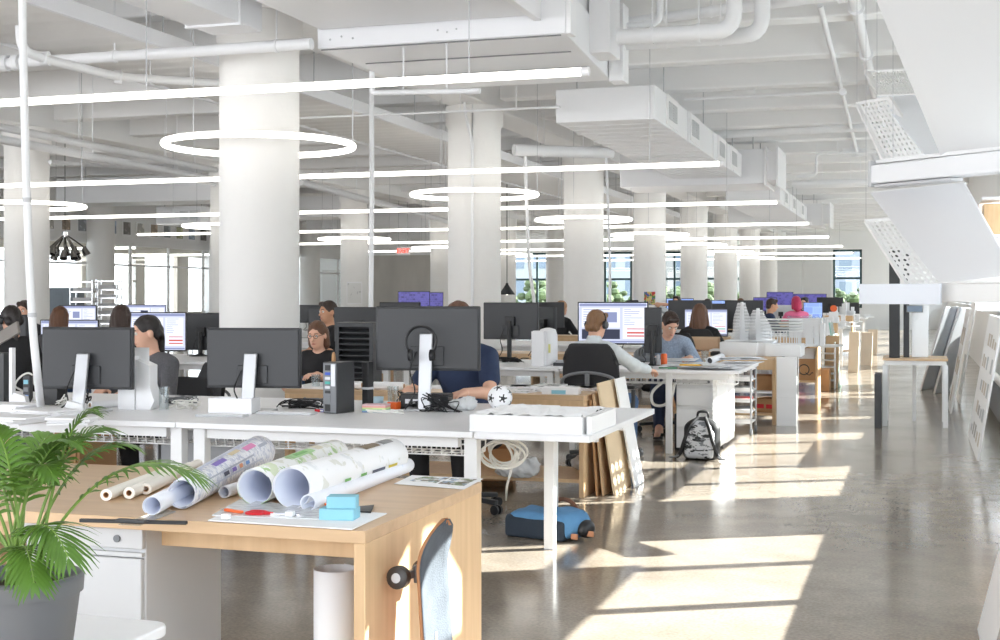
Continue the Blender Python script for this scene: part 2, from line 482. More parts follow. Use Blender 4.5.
# left glass partition with a photograph frieze above
mb = MB()
mb.box(XL-.12, XL, 8, 46, 2.75, ZC); mb.box(XL-.12, XL, 8, 46, 0, .12)
struct('wall_left', mb, M_wall)
mb = MB()
for Y in np.arange(8, 46.1, 1.9): mb.box(XL-.09, XL-.03, Y-.035, Y+.035, .12, 2.75)
mb.box(XL-.09, XL-.03, 8, 46, 2.2, 2.25)
wp = struct('window_30', mb, M_whitem)
MB().box(XL-.065, XL-.055, 8, 46, .12, 2.75).build('glass_pane', M_part, wp)
# room behind the partition
mb = MB()
mb.box(-27.2, -27, 8, 46, 0, .8); mb.box(-27.2, -27, 8, 46, 2.9, ZC)
for Y in np.arange(8, 46, 3.0): mb.box(-27.2, -27, Y, Y+.8, .8, 2.9)
struct('wall_left_outer', mb, pmat('warm_white_wall', rgb(226, 216, 204), .7, var=.02))
# cross wall of raw concrete near the end, white band above it
struct('wall_concrete', MB().box(-18.3, -14.6, 42, 42.3, 0, 2.8), M_conc)
struct('wall_back_left', MB().box(-27, -18.3, 46, 46.3, 0, ZC).box(-18.3, -14.6, 42, 42.3, 2.8, ZC), M_wall)
mb = MB().box(-19.6, -18.9, 45.9, 46, 0, 2.4)
struct('door_1', mb, pmat('brown_door_wood', rgb(122, 92, 62), .5, var=.1, stretch=(6, 6, 1)))

# ================================================================== outside the end windows
struct('ground_outside', MB().box(-90, 60, 60, 200, -9.2, -9), pmat('outdoor_ground', rgb(150, 155, 140), .9, var=.1))
M_leaf = pmat('tree_foliage', rgb(34, 50, 24), .8, var=.6, scale=2.5, col2=rgb(66, 80, 44))
M_bark = pmat('tree_bark', rgb(92, 76, 60), .9, var=.2)
tr = random.Random(5)
tree_px = [(542, 92, 3.4), (556, 104, 2.4), (612, 96, 3.0), (668, 90, 2.6), (684, 104, 3.6), (711, 98, 3.2), (742, 92, 2.2), (838, 100, 2.6), (852, 90, 1.4), (866, 108, 3.2)]
names_ = ['leaning over the street left of the other trees', 'paler and lower beside the leftmost tree', 'outside the narrow window behind the third column',
          'outside the double window, its nearer half', 'outside the double window, taller and farther', 'outside the window between the fifth and sixth columns',
          'outside the narrow window by the sixth column', 'outside the lone right end window, left side', 'low in front of the lone right end window', 'outside the lone right end window, tallest there']
for (px, D, top), nm in zip(tree_px, names_):
    top = top*.5-.1
    p = at(px, VY, D); t = thing('street_tree', 'leafy green tree '+nm, 'tree', (p.x, p.y, -9), group='trees outside the end windows')
    hgt = top+1.6+9
    MB().cyl((0, 0, 0), (0, 0, hgt*.6), .28, .16, 8).build('trunk', M_bark, t)
    mb = MB()
    for i in range(170):
        a = tr.uniform(0, 2*PI); rr = 2.6*math.sqrt(tr.random()); z = hgt-.5-tr.uniform(0, 4.2)
        mb.ball((rr*math.cos(a), rr*math.sin(a), z-rr*.45), tr.uniform(.22, .46), 4, (1, 1, .8))
    mb.build('crown', M_leaf, t, smooth=False)
for i, (px, D, w, h, c, nm) in enumerate(((535, 150, 26, 9, (132, 136, 142), 'pale office tower seen through the leftmost end window'),
                        (612, 186, 14, 12, (118, 128, 140), 'bluish tower behind the narrow end window'), (676, 160, 22, 10, (138, 136, 134), 'cream block behind the double end window'),
                        (728, 194, 20, 12, (126, 130, 138), 'grey block behind the windows at the far columns'), (846, 165, 24, 7.5, (120, 126, 140), 'long lilac-grey building behind the lone right end window'))):
    p = at(px, VY, D); t = thing('office_building', nm, 'building', (p.x, p.y, -9))
    MB().box(-w/2, w/2, -4, 4, 0, 9+h).box(-w/2-.2, w/2+.2, -4.2, 4.2, 9+h, 9.6+h).build('facade', pmat('facade%d' % i, rgb(*c), .8, var=.05), t)
    mb = MB()
    for z in np.arange(1.5, 8+h, 3.0):
        for x in np.arange(-w/2+1, w/2-1.5, 2.6): mb.box(x, x+1.5, -4.06, -3.99, z, z+1.7)
    mb.build('window_grid', pmat('facade_glass', rgb(84, 98, 114), .15, var=.1), t)

# ================================================================== lights of the room
NTH = ['nearest', 'second nearest', 'third nearest', 'fourth', 'fifth', 'sixth', 'seventh', 'eighth', 'last']
for n in range(8):
    Y = 8.02+6*n; x0, x1 = -17.0, -1.97
    t = thing('linear_pendant_light', 'long white tube light across the ceiling, %s of the row from the camera' % NTH[n], 'light', (0, Y, 2.796), group='long tube lights')
    MB().cyl((x0, 0, 0), (x1-.05, 0, 0), .027, n=14).build('diffuser', M_lamp, t)
    MB().cyl((x1-.05, 0, 0), (x1, 0, 0), .029, n=14).cyl((x0-.05, 0, 0), (x0, 0, 0), .029, n=14).build_each('end_cap', M_white, t)
    mb = MB()
    for x in np.arange(x1-.8, x0, -2.4): mb.cyl((x, 0, .03), (x, 0, ZC-2.796 if abs((Y-3) % 2-1) > .86 else ZC-2.796), .004, n=5)
    mb.build_each('suspension_cable', M_silver, t)
def ring(X, Y, lab, grp):
    t = thing('ring_pendant_light', lab, 'light', (X, Y, 2.74), group=grp)
    mb = MB(); mb.tube([(.84*math.cos(a), .84*math.sin(a), 0) for a in np.arange(48)*2*PI/48], .028, 12, closed=True)
    mb.build('diffuser', M_lamp, t)
    mb = MB()
    for a in (.3, .3+2*PI/3, .3+4*PI/3): mb.cyl((.84*math.cos(a), .84*math.sin(a), .03), (.84*math.cos(a), .84*math.sin(a), 1.76), .004, n=5)
    mb.build_each('suspension_cable', M_silver, t)
for n in range(7):
    ring(-5.65, 10.58+6*n, 'glowing ring light around the %s round column of the aisle row' % NTH[n], 'ring lights around columns')
for n in range(5):
    ring(-12.75, 16.58+6*n, 'glowing ring light around the %s column of the row deeper left' % NTH[n], 'ring lights around columns')

# ================================================================== ducts
M_grille = pmat('grey_vent_grille', rgb(188, 190, 193), .5, var=.05)
def vent_side(mb_f, mb_g, X, Y0, Y1, z0, z1):
    mb_f.box(X, X+.012, Y0-.12, Y1+.12, z0-.07, z1+.07)
    n = 7; m = (Y0+Y1)/2
    for a, b in ((Y0, m-.03), (m+.03, Y1)):
        for i in range(n):
            z = z0+(z1-z0)*(i+.5)/n; mb_g.box(X+.008, X+.022, a, b, z-.009, z+.009)
def supply_duct(lab, Y0, Y1, X0=-4.02, X1=-2.85, vents=()):
    t = thing('supply_duct', lab, 'duct', (0, 0, 0), group='ceiling ducts')
    mb = MB().box(X0, X1, Y0, Y1, 3.4, 3.79); mb.build('body', M_duct, t, bevel=.008)
    mb = MB()
    for Y in np.arange(Y0+.36, Y1, .36): mb.box(X0+.03, X1-.0, Y-.025, Y+.025, 3.394, 3.4)
    for Y in np.arange(Y0+2.2, Y1, 2.2): mb.box(X1, X1+.012, Y-.015, Y+.015, 3.4, 3.79)
    mb.build_each('seam', M_duct, t)
    for Yv in vents:
        f = MB(); g = MB(); vent_side(f, g, X1, Yv-.27, Yv+.27, 3.5, 3.72)
        fo = f.build('vent_plate', M_white, t); g.build('vent_grille', M_grille, fo)
    mb = MB()
    for Y in (Y0+.8, (Y0+Y1)/2, Y1-.8):
        for X in (X0+.05, X1-.05): mb.cyl((X, Y, 3.79), (X, Y, ZC), .008, n=6)
    mb.build_each('hanger_rod', M_silver, t)
    return t
supply_duct('boxy white duct with four square vents on its aisle side, nearest of its kind', 14.73, 22.4, vents=(15.8, 17.5, 20.0, 21.4))
supply_duct('boxy white duct with three square vents, farther down the aisle', 28.9, 36.1, vents=(30.2, 32.2, 34.6))
def cross_duct(lab, X0, X1, Y0, Y1, z0, z1, flange=True):
    t = thing('air_handler', lab, 'duct', (0, 0, 0), group='ceiling air handlers')
    MB().box(X0, X1, Y0, Y1, z0, z1).build('body', M_duct, t, bevel=.01)
    mb = MB().box(X1, X1+.04, Y0-.03, Y1+.03, z0-.03, z1+.03).box(X1+.04, X1+.2, Y0+.1, Y1-.1, z0+.06, z1-.05).box(X1+.2, X1+.24, Y0, Y1, z0-.03, z1+.03)
    mb.build_each('flange', M_white, t, bevel=.005)
    mb = MB()
    for X in (X0+.2, X1-.2):
        for Y in (Y0+.15, Y1-.15): mb.cyl((X, Y, z1), (X, Y, ZC), .01, n=6)
    mb.build_each('hanger_rod', M_silver, t)
    return t
cross_duct('white metal cross box at the end of the near vented duct', -5.0, -2.5, 22.6, 24.0, 3.3, 3.9)
cross_duct('white metal cross box at the end of the far vented duct', -5.0, -2.5, 36.4, 37.8, 3.3, 3.9)
# the big near unit
t = thing('air_handler', 'big white air handler overhead beside the nearest round column', 'duct', (0, 0, 0), group='ceiling air handlers')
mb = MB(); q = [(-4.72, 9.83, 3.42), (-2.6, 9.83, 3.42), (-2.76, 12.1, 3.42), (-4.72, 12.1, 3.42)]
mb.hexa(q, (0, 0, .38)); mb.build('lower_body', M_duct, t, bevel=.01)
MB().box(-4.68, -2.86, 8.7, 9.8, 3.57, 4.03).build('upper_body', M_duct, t, bevel=.01)
MB().box(-2.86, -2.8, 8.66, 9.84, 3.53, 4.06).build('upper_flange', M_white, t, bevel=.006)
MB().box(-4.9, -2.7, 9.83, 12.4, 3.8, 4.03).build('rear_body', M_duct, t, bevel=.01)
MB().box(-4.7, -2.65, 9.86, 9.875, 3.412, 3.42).box(-4.6, -2.75, 10.55, 10.565, 3.412, 3.42).box(-4.6, -2.8, 11.3, 11.33, 3.405, 3.42).build_each('bottom_seam', M_gray, t)
mb = MB()
mb.box(-2.6, -2.56, 9.83, 10.0, 3.42, 3.8).box(-2.68, -2.5, 10.9, 11.3, 3.46, 4.2).box(-2.74, -2.6, 11.9, 12.14, 3.38, 4.1)
mb.build_each('flange', M_white, t, bevel=.005)
mb = MB()
for i in range(6): mb.ball((-4.6+.1*i if i < 3 else -3.9+.08*i, 9.827, 3.49+.02*(i % 2)), .009, 5)
mb.build_each('screw_head', M_lgray, t)
mb = MB()
for X in (-4.6, -3.0):
    for Y in (9.8, 12.2): mb.cyl((X, Y, 4.03), (X, Y, ZC), .01, n=6)
mb.build_each('hanger_rod', M_silver, t)
# boxed run at the upper left of the view, and the deeper ones
t = thing('supply_duct', 'plain white duct running overhead to the nearest round column', 'duct', (0, 0, 0), group='ceiling ducts')
MB().box(-5.56, -5.1, 3, 9.6, 3.54, 3.88).build('body', M_duct, t, bevel=.01)
MB().box(-5.58, -5.08, 9.2, 9.24, 3.52, 3.885).box(-5.58, -5.08, 7.2, 7.24, 3.52, 3.885).build_each('seam', M_duct, t)
for Yc, xa, xb, nm in ((24.2, -17.5, -13.6, 'left'), (30.2, -17.5, -13.6, 'middle'), (36.2, -17.5, -13.6, 'right')):
    t = thing('supply_duct', 'deep white duct across the ceiling of the far left bay, %s' % {'left': 'nearest of three', 'middle': 'second of three', 'right': 'last of three'}[nm], 'duct', (0, 0, 0), group='ceiling ducts')
    MB().box(xa, xb, Yc-.5, Yc+.5, 3.35, 3.88).build('body', M_duct, t, bevel=.01)
    MB().cyl((xa+.4, Yc, 3.88), (xa+.4, Yc, ZC), .01, n=6).cyl((xb-.4, Yc, 3.88), (xb-.4, Yc, ZC), .01, n=6).build_each('hanger_rod', M_silver, t)
    MB().box(xb-.04, xb+.02, Yc-.54, Yc+.54, 3.31, 3.92).build_each('flange', M_white, t)
p0 = on_y(156, 203, 26.0)
t = thing('fan_coil_unit', 'white ceiling unit with twin vents left of the nearest round column', 'air conditioner', (p0.x, 26, 0))
MB().box(0, 1.15, 0, 1.2, 3.02, 3.42).build('body', M_duct, t, bevel=.015)
mb = MB()
for xx in (.62, .88):
    for zz in range(6): mb.box(xx, xx+.2, -.012, 0, 3.12+zz*.035, 3.135+zz*.035)
mb.build('vent_grille', M_grille, t)
MB().cyl((.1, .2, 3.42), (.1, .2, ZC), .01, n=6).cyl((1.05, .2, 3.42), (1.05, .2, ZC), .01, n=6).build_each('hanger_rod', M_silver, t)
for Y_ in (26, 32, 38):
    t = thing('linear_pendant_light', 'tube light inside the glazed room at the left, %s' % {26: 'nearest of three', 32: 'second of three', 38: 'last of three'}[Y_], 'light', (0, Y_, 2.75), group='tube lights in the glazed room')
    MB().cyl((-26.3, 0, 0), (-21, 0, 0), .034, n=12).build('diffuser', M_lamp, t); MB().cyl((-25.5, 0, .03), (-25.5, 0, ZC-2.75), .004, n=5).cyl((-21.8, 0, .03), (-21.8, 0, ZC-2.75), .004, n=5).build_each('suspension_cable', M_silver, t)
# ladder tray with ribbed metal bottom along the aisle columns
M_rib = pmat('white_corrugated_steel', rgb(232, 231, 229), .35, var=.03)
t = thing('cable_tray', 'white cable tray with ribbed steel bottom running past the columns', 'cable tray', (0, 0, 0))
MB().box(-6.3, -6.26, 2, 56, 3.55, 3.68).box(-7.55, -7.51, 2, 56, 3.55, 3.68).build_each('side_rail', M_duct, t)
mb = MB()
def cor(u, v): return (-7.5+1.2*u, 2+54*v, 3.57+.007*math.sin(v*54/.3*2*PI))
mb.surf(cor, 1, 1400); mb.build('ribbed_bottom', M_rib, t)
mb = MB()
for Y in np.arange(4, 56, 3):
    for X in (-6.28, -7.53): mb.cyl((X, Y, 3.66), (X, Y, ZC), .007, n=5)
mb.build_each('hanger_rod', M_silver, t)
# ================================================================== pipes
def pipe(lab, pts, r, fil=.2, collars=(), hang=(), grp='ceiling pipes', name='pipe'):
    pts = [Vector(q) for q in pts]
    if not hang and max(q.z for q in pts) < 4.5:
        a, b = max(zip(pts, pts[1:]), key=lambda e: (e[1]-e[0]).length); hang = [tuple(a.lerp(b, .3)), tuple(a.lerp(b, .7))]
    t = thing(name, lab, 'pipe', (0, 0, 0), group=grp)
    MB().tube(fillet(pts, fil), r, 14).build('run', M_pipe, t)
    if collars:
        mb = MB()
        for p, d in collars:
            p = Vector(p); d = Vector(d).normalized(); mb.cyl(p-d*.035, p+d*.035, r*1.5, n=16)
        mb.build_each('coupling', M_pipe, t)
    if hang:
        for p in hang:
            MB().cyl((p[0], p[1], p[2]+r*.8), (p[0], p[1], ZC), .007, n=5).cyl((p[0]-.012, p[1], p[2]), (p[0]+.012, p[1], p[2]), r*1.15, n=14).build('hanger', M_pipe, t)
    return t
pipe('thick white pipe crossing in front of the nearest column top', [(-10.5, 9.75, 3.45), (-4.73, 9.75, 3.45)], .048, collars=[((-7.6, 9.75, 3.45), (1, 0, 0)), ((-7.72, 9.75, 3.45), (1, 0, 0))], hang=[(-6.6, 9.75, 3.45), (-5.05, 9.75, 3.45), (-9, 9.75, 3.45)])
pipe('white branch pipe with an elbow behind the crossing pipe', [at(20, 20, 10.6), at(21, 50, 10.6), at(48, 60, 10.8), at(118, 77, 11.8), at(219, 83, 12.9)], .04, .25, collars=[(at(118, 77, 11.8), (1, .6, 0)), (at(45, 58.5, 10.8), (1, .3, 0))])
a0, a1 = at(-60, 115, 13.5), at(216, 170, 20.5)
pipe('upper of two parallel white pipes slanting left of the nearest column', [a0, a1], .045, hang=[tuple(a0.lerp(a1, .4)), tuple(a0.lerp(a1, .75))])
a0, a1 = at(-60, 128, 13.7), at(216, 180, 20.7)
pipe('lower of two parallel white pipes slanting left of the nearest column', [a0, a1], .05, hang=[tuple(a0.lerp(a1, .45)), tuple(a0.lerp(a1, .8))])
pipe('thin pale pipe left of the nearest column under the slanting pair', [at(50, 162, 18), at(140, 168, 20), at(215, 185, 23)], .03, .3)
pipe('fat white pipe turning up near the overhead air handler, nearer of two', [(-2.45, 11.0, 3.6), (-1.46, 11.0, 3.6), (-1.46, 11.0, 4.499)], .068, .16)
pipe('fat white pipe turning up near the overhead air handler, farther of two', [(-2.45, 11.35, 3.62), (-1.27, 11.35, 3.62), (-1.27, 11.35, 4.499)], .068, .16)
pipe('slim white pipe with a short riser beside the overhead air handler', [(-2.5, 11.6, 3.82), (-2.2, 11.6, 3.82), (-2.2, 11.6, 4.499)], .03, .1, collars=[((-2.3, 11.6, 3.82), (1, 0, 0))])
pipe('long white sprinkler pipe high above the aisle with an elbow', [(-2.6, 12.2, 3.98), (-.53, 11.6, 3.98), (-.53, 24, 3.98)], .05, .14, collars=[((-.62, 11.63, 3.98), (1, -.2, 0)), ((-.53, 12.2, 3.98), (0, 1, 0)), ((-.53, 14.6, 3.98), (0, 1, 0))], hang=[(-1.8, 11.97, 3.98), (-.53, 16.2, 3.98)])
pipe('thin white conduit running lengthwise above the aisle', [at(820, 5, 12), at(858, 155, 24)], .028, collars=[(at(843, 92, 15), (0, 1, 0))])
pipe('white double bend pipe hanging in the far aisle bay, left loop', [(-2.2, 24.5, 3.45), (-.72, 24.5, 3.45), (-.72, 24.5, 4.0), (-1.3, 24.5, 4.0)], .06, .2)
pipe('white double bend pipe hanging in the far aisle bay, right loop', [(-2.2, 24.9, 3.45), (-.5, 24.9, 3.45), (-.5, 24.9, 4.0), (-1.3, 24.9, 4.0)], .06, .2)
pipe('small white bracket pipe beside the double bend pipes', [(-2.1, 24.2, 3.55), (-1.75, 24.2, 3.55), (-1.75, 24.2, 3.95), (-.5, 24.2, 3.95)], .025, .1)
pipe('white pipe crossing above the vented duct at its far end', [(-5.2, 21.5, 4.0), (-.5, 21.0, 4.0)], .065, hang=[(-1.6, 21.1, 4.0)])
pipe('thin white pipe crossing the aisle bay under the ribs', [(-2.9, 17.0, 3.95), (-.9, 17.0, 3.95)], .02, hang=[(-2.0, 17.0, 3.95)])
pipe('white drain pipe below the overhead air handler', [at(372, 72, 10.9), at(372, 93, 10.9), at(480, 91, 10.4)], .022, .05)
pipe('white conduit from the ceiling down the second round column', [at(460, 60, 17), at(466, 118, 17), (-5.55, 16.2, 3.4), (-5.55, 16.2, 1.2)], .02, .1)
pipe('white horizontal conduit between first and second round columns', [at(300, 118, 15.5), at(420, 113, 15.5), at(560, 107, 14.6)], .014, .1)
pipe('stubby capped white pipe near the second round column', [at(514, 150, 18), at(612, 153, 18.6)], .08)
pipe('white pipe along the deep left bay ceiling', [at(300, 182, 24), at(450, 222, 34)], .07)
# power poles
def pole(lab, pts, r):
    t = thing('power_pole', lab, 'pole', (0, 0, 0), group='power poles'); MB().tube(wob(pts, 6), r, 10).build('conduit', M_pipe, t)
    return t
p = [at(20, -170, 7.0), at(23, 40, 7.0), at(27, 200, 7.0), at(32, 315, 7.0), at(37, 372, 6.95), (on_z(41, 409, .75))]
t = pole('white flexible power pole rising from the leftmost desk', p, .021)
mb = MB()
for i in (2, 3): mb.cyl(Vector(p[i])+V(0, 0, .012), Vector(p[i])-V(0, 0, .012), .024, n=10)
mb.build('clip', M_lgray, t)
p = [on_y(371, 0, 12.7), on_y(371, 0, 12.7)]; p[0].z = 4.5; p[1].z = .74
pole('white power pole behind the headphone-hung monitor', [p[0], p[0].lerp(p[1], .5)+V(.01, 0, 0), p[0].lerp(p[1], .8), p[1]], .026)
p = [at(525, 152, 18.1), on_y(532, 0, 17.4)]; p[1].z = .74
pole('thin white power pole left of the third round column', [p[0], p[0].lerp(p[1], .55), p[0].lerp(p[1], .8)+V(.05, 0, 0), p[1]], .024)
p = [at(606, 152, 18.6), on_y(609, 0, 17.6)]; p[1].z = .74
pole('thin white power pole against the right edge of the third round column', [p[0], p[0].lerp(p[1], .6)+V(.03, 0, 0), p[1]], .02)
# ================================================================== desks
XD = -1.43     # aisle end of every desk row
def desk(lab, x0, x1, y0, y1, z=.74, legs=4, grp='white desks', basket=True, legx=(.1, .1), t_=.03, legw=.055, cap=None):
    t = thing('desk', lab, 'desk', ((x0+x1)/2, (y0+y1)/2, 0), group=grp)
    hx, hy = (x1-x0)/2, (y1-y0)/2
    MB().box(-hx, hx, -hy, hy, z-t_, z).build('desk_top', M_white, t, bevel=.004)
    if legs:
        for sx, sy in ((-1, -1), (1, -1), (-1, 1), (1, 1))[:4]:
            if legs == 2 and sx < 0: continue
            cx = sx*(hx-legx[0 if sx < 0 else 1]); cy = sy*(hy-.09)
            MB().box(cx-legw/2, cx+legw/2, cy-legw/2, cy+legw/2, 0, z-t_).build('leg', M_whitem, t, bevel=.004)
        MB().box(-hx+.1, hx-.1, -hy+.08, -hy+.12, z-.085, z-t_).box(-hx+.1, hx-.1, hy-.12, hy-.08, z-.085, z-t_).build_each('rail', M_whitem, t)
    if basket:
        mb = MB(); w = .0035; n = int((x1-x0-.1)/.05)
        ya, yb = -hy+.14, -hy+.34
        for i in range(n+1):
            x = -hx+.05+i*(x1-x0-.1)/n
            mb.tube([(x, ya-.02, z-t_-.01), (x, ya, z-.13), (x, yb, z-.13), (x, yb+.02, z-t_-.01)], w, 4)
        for y, zz in ((ya-.012, z-.075), (ya, z-.13), ((ya+yb)/2, z-.13), (yb, z-.13), (yb+.012, z-.075)):
            mb.cyl((-hx+.05, y, zz), (hx-.05, y, zz), w, n=4)
        mb.build('wire_basket', M_whitem, t)
    return t
# first row: end table and benches
t = desk('white end table of the first desk row carrying the white terrain tray', -1.99, XD, 5.83, 7.38, legs=0, basket=False)
MB().box(-.234, -.178, .27, .326, 0, .71).build('leg', M_whitem, t, bevel=.004)
MB().box(-.26, .2, -.3, -.26, .66, .71).box(-.26, .2, .3, .34, .66, .71).build_each('rail', M_whitem, t)
n1 = ['second desk of the first row under the headphone-hung monitor', 'desk of the first row under the middle grey monitor', 'desk of the first row carrying the white file holder', 'desk of the first row under the flexible power pole', 'leftmost desk of the first row']
for i in range(5):
    desk('long white '+n1[i], -2.0-1.6*(i+1), -2.0-1.6*i-.004, 5.85, 7.45, legx=(.1, .03), legw=.065)
rows = [(11.34, 12.8), (16.7, 18.2), (22.0, 23.4), (27.6, 29.0), (33.6, 35.0), (40, 41.4)]
rn = ['second', 'third', 'fourth', 'fifth', 'sixth', 'seventh']
pn = ['aisle-end desk', 'second desk from the aisle', 'third desk from the aisle', 'fourth desk from the aisle', 'fifth desk from the aisle', 'sixth desk from the aisle', 'seventh desk from the aisle']
for r_, (a, b) in enumerate(rows):
    w = 1.6
    for i in range(6 if r_ else 7):
        desk('white %s in the %s desk row' % (pn[i], rn[r_]), XD-.03-w*(i+1), XD-.03-w*i-.006, a, b, basket=(r_ == 0 and i < 1), legx=(.1, .62 if (r_ == 0 and i == 0) else .1))
# ---------------------------------------------------------------- timber storage tables between the rows
def timber_table(lab, x0, x1, y0, y1, z, shelf=.12, mids=(), t_=.035, grp='timber storage tables'):
    t = thing('storage_table', lab, 'table', (x1, y0, 0), group=grp)
    w = x0-x1; d = y1-y0
    MB().box(w, 0, 0, d, z-t_, z).build('table_top', M_woodx, t, bevel=.003)
    MB().box(-t_, 0, 0, d, 0, z-t_).build('side_panel', M_wood, t, bevel=.003)
    MB().box(w, w+t_, 0, d, 0, z-t_).build('side_panel', M_wood, t, bevel=.003)
    for m in mids: MB().box(m-t_/2, m+t_/2, .02, d, 0, z-t_).build('divider', M_wood, t)
    if shelf: MB().box(w+t_, -t_, .03, d, shelf-.025, shelf).build('shelf', M_wood, t, bevel=.002)
    MB().box(w+t_, -t_, 0, .025, z-.14, z-t_).build('apron', M_wood, t, bevel=.002)
    return t
timber_table('oak storage table with magazines behind the first desk row', -4.45, -2.18, 8.72, 9.4, .70)
timber_table('oak storage table under the white tower models', -6.2, -1.46, 14.3, 15.0, .73, mids=(-1.2,))
timber_table('oak storage table holding the cardboard box with a ring mark', -5.5, -1.33, 18.75, 19.3, .80, shelf=.2)
timber_table('oak storage table beyond the cardboard boxes, before the fourth desk row', -5.5, -1.4, 24.4, 24.85, .9, shelf=.16)
timber_table('farthest oak storage table by the aisle', -5.5, -1.4, 30.4, 30.85, .95, shelf=.16)

# ================================================================== foreground timber desk
FX, FY0, FY1 = -1.435, 3.29, 4.29
t = thing('timber_desk', 'pale oak desk covered with paper rolls, skateboard leaning on its end', 'desk', (FX, FY0, 0))
MB().box(-1.9, 0, 0, 1.0, .705, .74).build('desk_top', M_woodx, t, bevel=.002)
MB().box(-.035, -.001, 0, 1.0, 0, .705).build('end_panel', M_wood, t, bevel=.002)
MB().box(-1.9, -1.865, 0, 1.0, 0, .705).build('end_panel', M_wood, t, bevel=.002)
MB().box(-1.865, -.035, .16, .185, .63, .705).build('apron', M_wood, t, bevel=.002)
# filing pedestal
def pedestal(lab, x0, x1, y0, y1, h, drawers, mat, face=-1, top=.07):
    t = thing('filing_cabinet', lab, 'cabinet', (x0, y0, 0), group='drawer pedestals')
    w, d = x1-x0, y1-y0
    MB().box(0, w, .02, d, .03, h).build('body', mat, t, bevel=.004)
    MB().box(0, w, 0, .02, h-top+.006, h).build('top_rail', mat, t, bevel=.003)
    MB().cyl((w*.8, .001, h-top/2), (w*.8, -.006, h-top/2), .011, n=14).build('lock', M_gray, t)
    hh = (h-top-.03)/drawers
    for i in range(drawers):
        z0 = .03+hh*i
        dr = MB().box(.004, w-.004, 0, .02, z0+.004, z0+hh-.022).build('drawer', mat, t, bevel=.004)
        MB().box(.004, w-.004, .004, .02, z0+hh-.018, z0+hh-.006).build('handle', mat, dr)
    for xx in (.04, w-.04):
        for yy in (.06, d-.06): MB().cyl((xx, yy, 0), (xx, yy, .03), .02, n=10).build('foot', M_black, t)
    return t
xs = x_at(145, 3.36)
pedestal('light grey steel filing cabinet under the oak desk beside the palm', xs-.42, xs, 3.345, 3.345+.46, .70, 2, pmat('light_grey_steel', rgb(204, 204, 205), .45, var=.02))
p = on_z(673, 452, 0)
pedestal('white three-drawer cabinet under the desk behind the backpack', x_at(676, 11.6), x_at(717, 11.6), 11.6, 12.2, .66, 3, M_whitem)
# perforated side screen and end panel of the second row
def perforated(lab, name, O, U, Vv, w, h, nx, ny, sw, sh, parent=None, th=.004, mat=None, shape='slot', cat='panel'):
    """metal sheet with rows of punched openings; O corner, U and V unit vectors"""
    U = Vector(U).normalized(); Vv = Vector(Vv).normalized(); O = Vector(O); Nn = U.cross(Vv)
    mb = MB(); cw, ch = w/nx, h/ny; vs = []; fs = []
    for j in range(ny):
        for i in range(nx):
            off = 0
            cx, cy = (i+.5)*cw, (j+.5)*ch
            outer = [(i*cw, j*ch), (cx, j*ch), ((i+1)*cw, j*ch), ((i+1)*cw, cy), ((i+1)*cw, (j+1)*ch), (cx, (j+1)*ch), (i*cw, (j+1)*ch), (i*cw, cy)]
            a, b = cw*sw/2, ch*sh/2
            inner = [(cx-a*.7, cy-b*.7), (cx, cy-b), (cx+a*.7, cy-b*.7), (cx+a, cy), (cx+a*.7, cy+b*.7), (cx, cy+b), (cx-a*.7, cy+b*.7), (cx-a, cy)]
            n = len(vs)
            vs += [O+U*x+Vv*y for x, y in outer+inner]
            fs += [(n+k, n+(k+1) % 8, n+8+(k+1) % 8, n+8+k) for k in range(8)]
    mb._add(vs, fs)
    o = mb.build(name, mat or M_whitem, parent, smooth=False, solid=th)
    return o
t = thing('privacy_screen', 'white perforated screen and end panel closing the second desk row', 'panel', (0, 0, 0))
xe = -1.69
MB().box(xe-.03, xe, 12.2, 12.75, .02, .708).build('solid_panel', M_white, t, bevel=.003)
perforated('', 'perforated_sheet', (xe-.012, 11.42, .03), (0, 1, 0), (0, 0, 1), .78, .66, 12, 16, .5, .5, t)
# ---------------------------------------------------------------- round-cornered white table with palm
t = thing('side_table', 'white round-cornered table under the potted palm', 'table', (-2.05, 2.55, 0))
def rrect(x0, x1, y0, y1, r, n=6):
    out = []
    for cx, cy, a0 in ((x1-r, y1-r, 0), (x0+r, y1-r, 90), (x0+r, y0+r, 180), (x1-r, y0+r, 270)):
        for k in range(n+1):
            a = R(a0+90*k/n); out.append((cx+r*math.cos(a), cy+r*math.sin(a)))
    return out
c = on_z(174, 622, .62)
MB().prism(rrect(-.75, c.x+2.05, -.6, c.y-2.55, .05), .595, .62).build('table_top', M_white, t, bevel=.004)
for sx, sy in ((-.6, -.45), (c.x+2.05-.12, -.45), (-.6, c.y-2.67), (c.x+2.05-.12, c.y-2.67)):
    MB().cyl((sx, sy, 0), (sx, sy, .595), .02, n=12).build('leg', M_whitem, t)
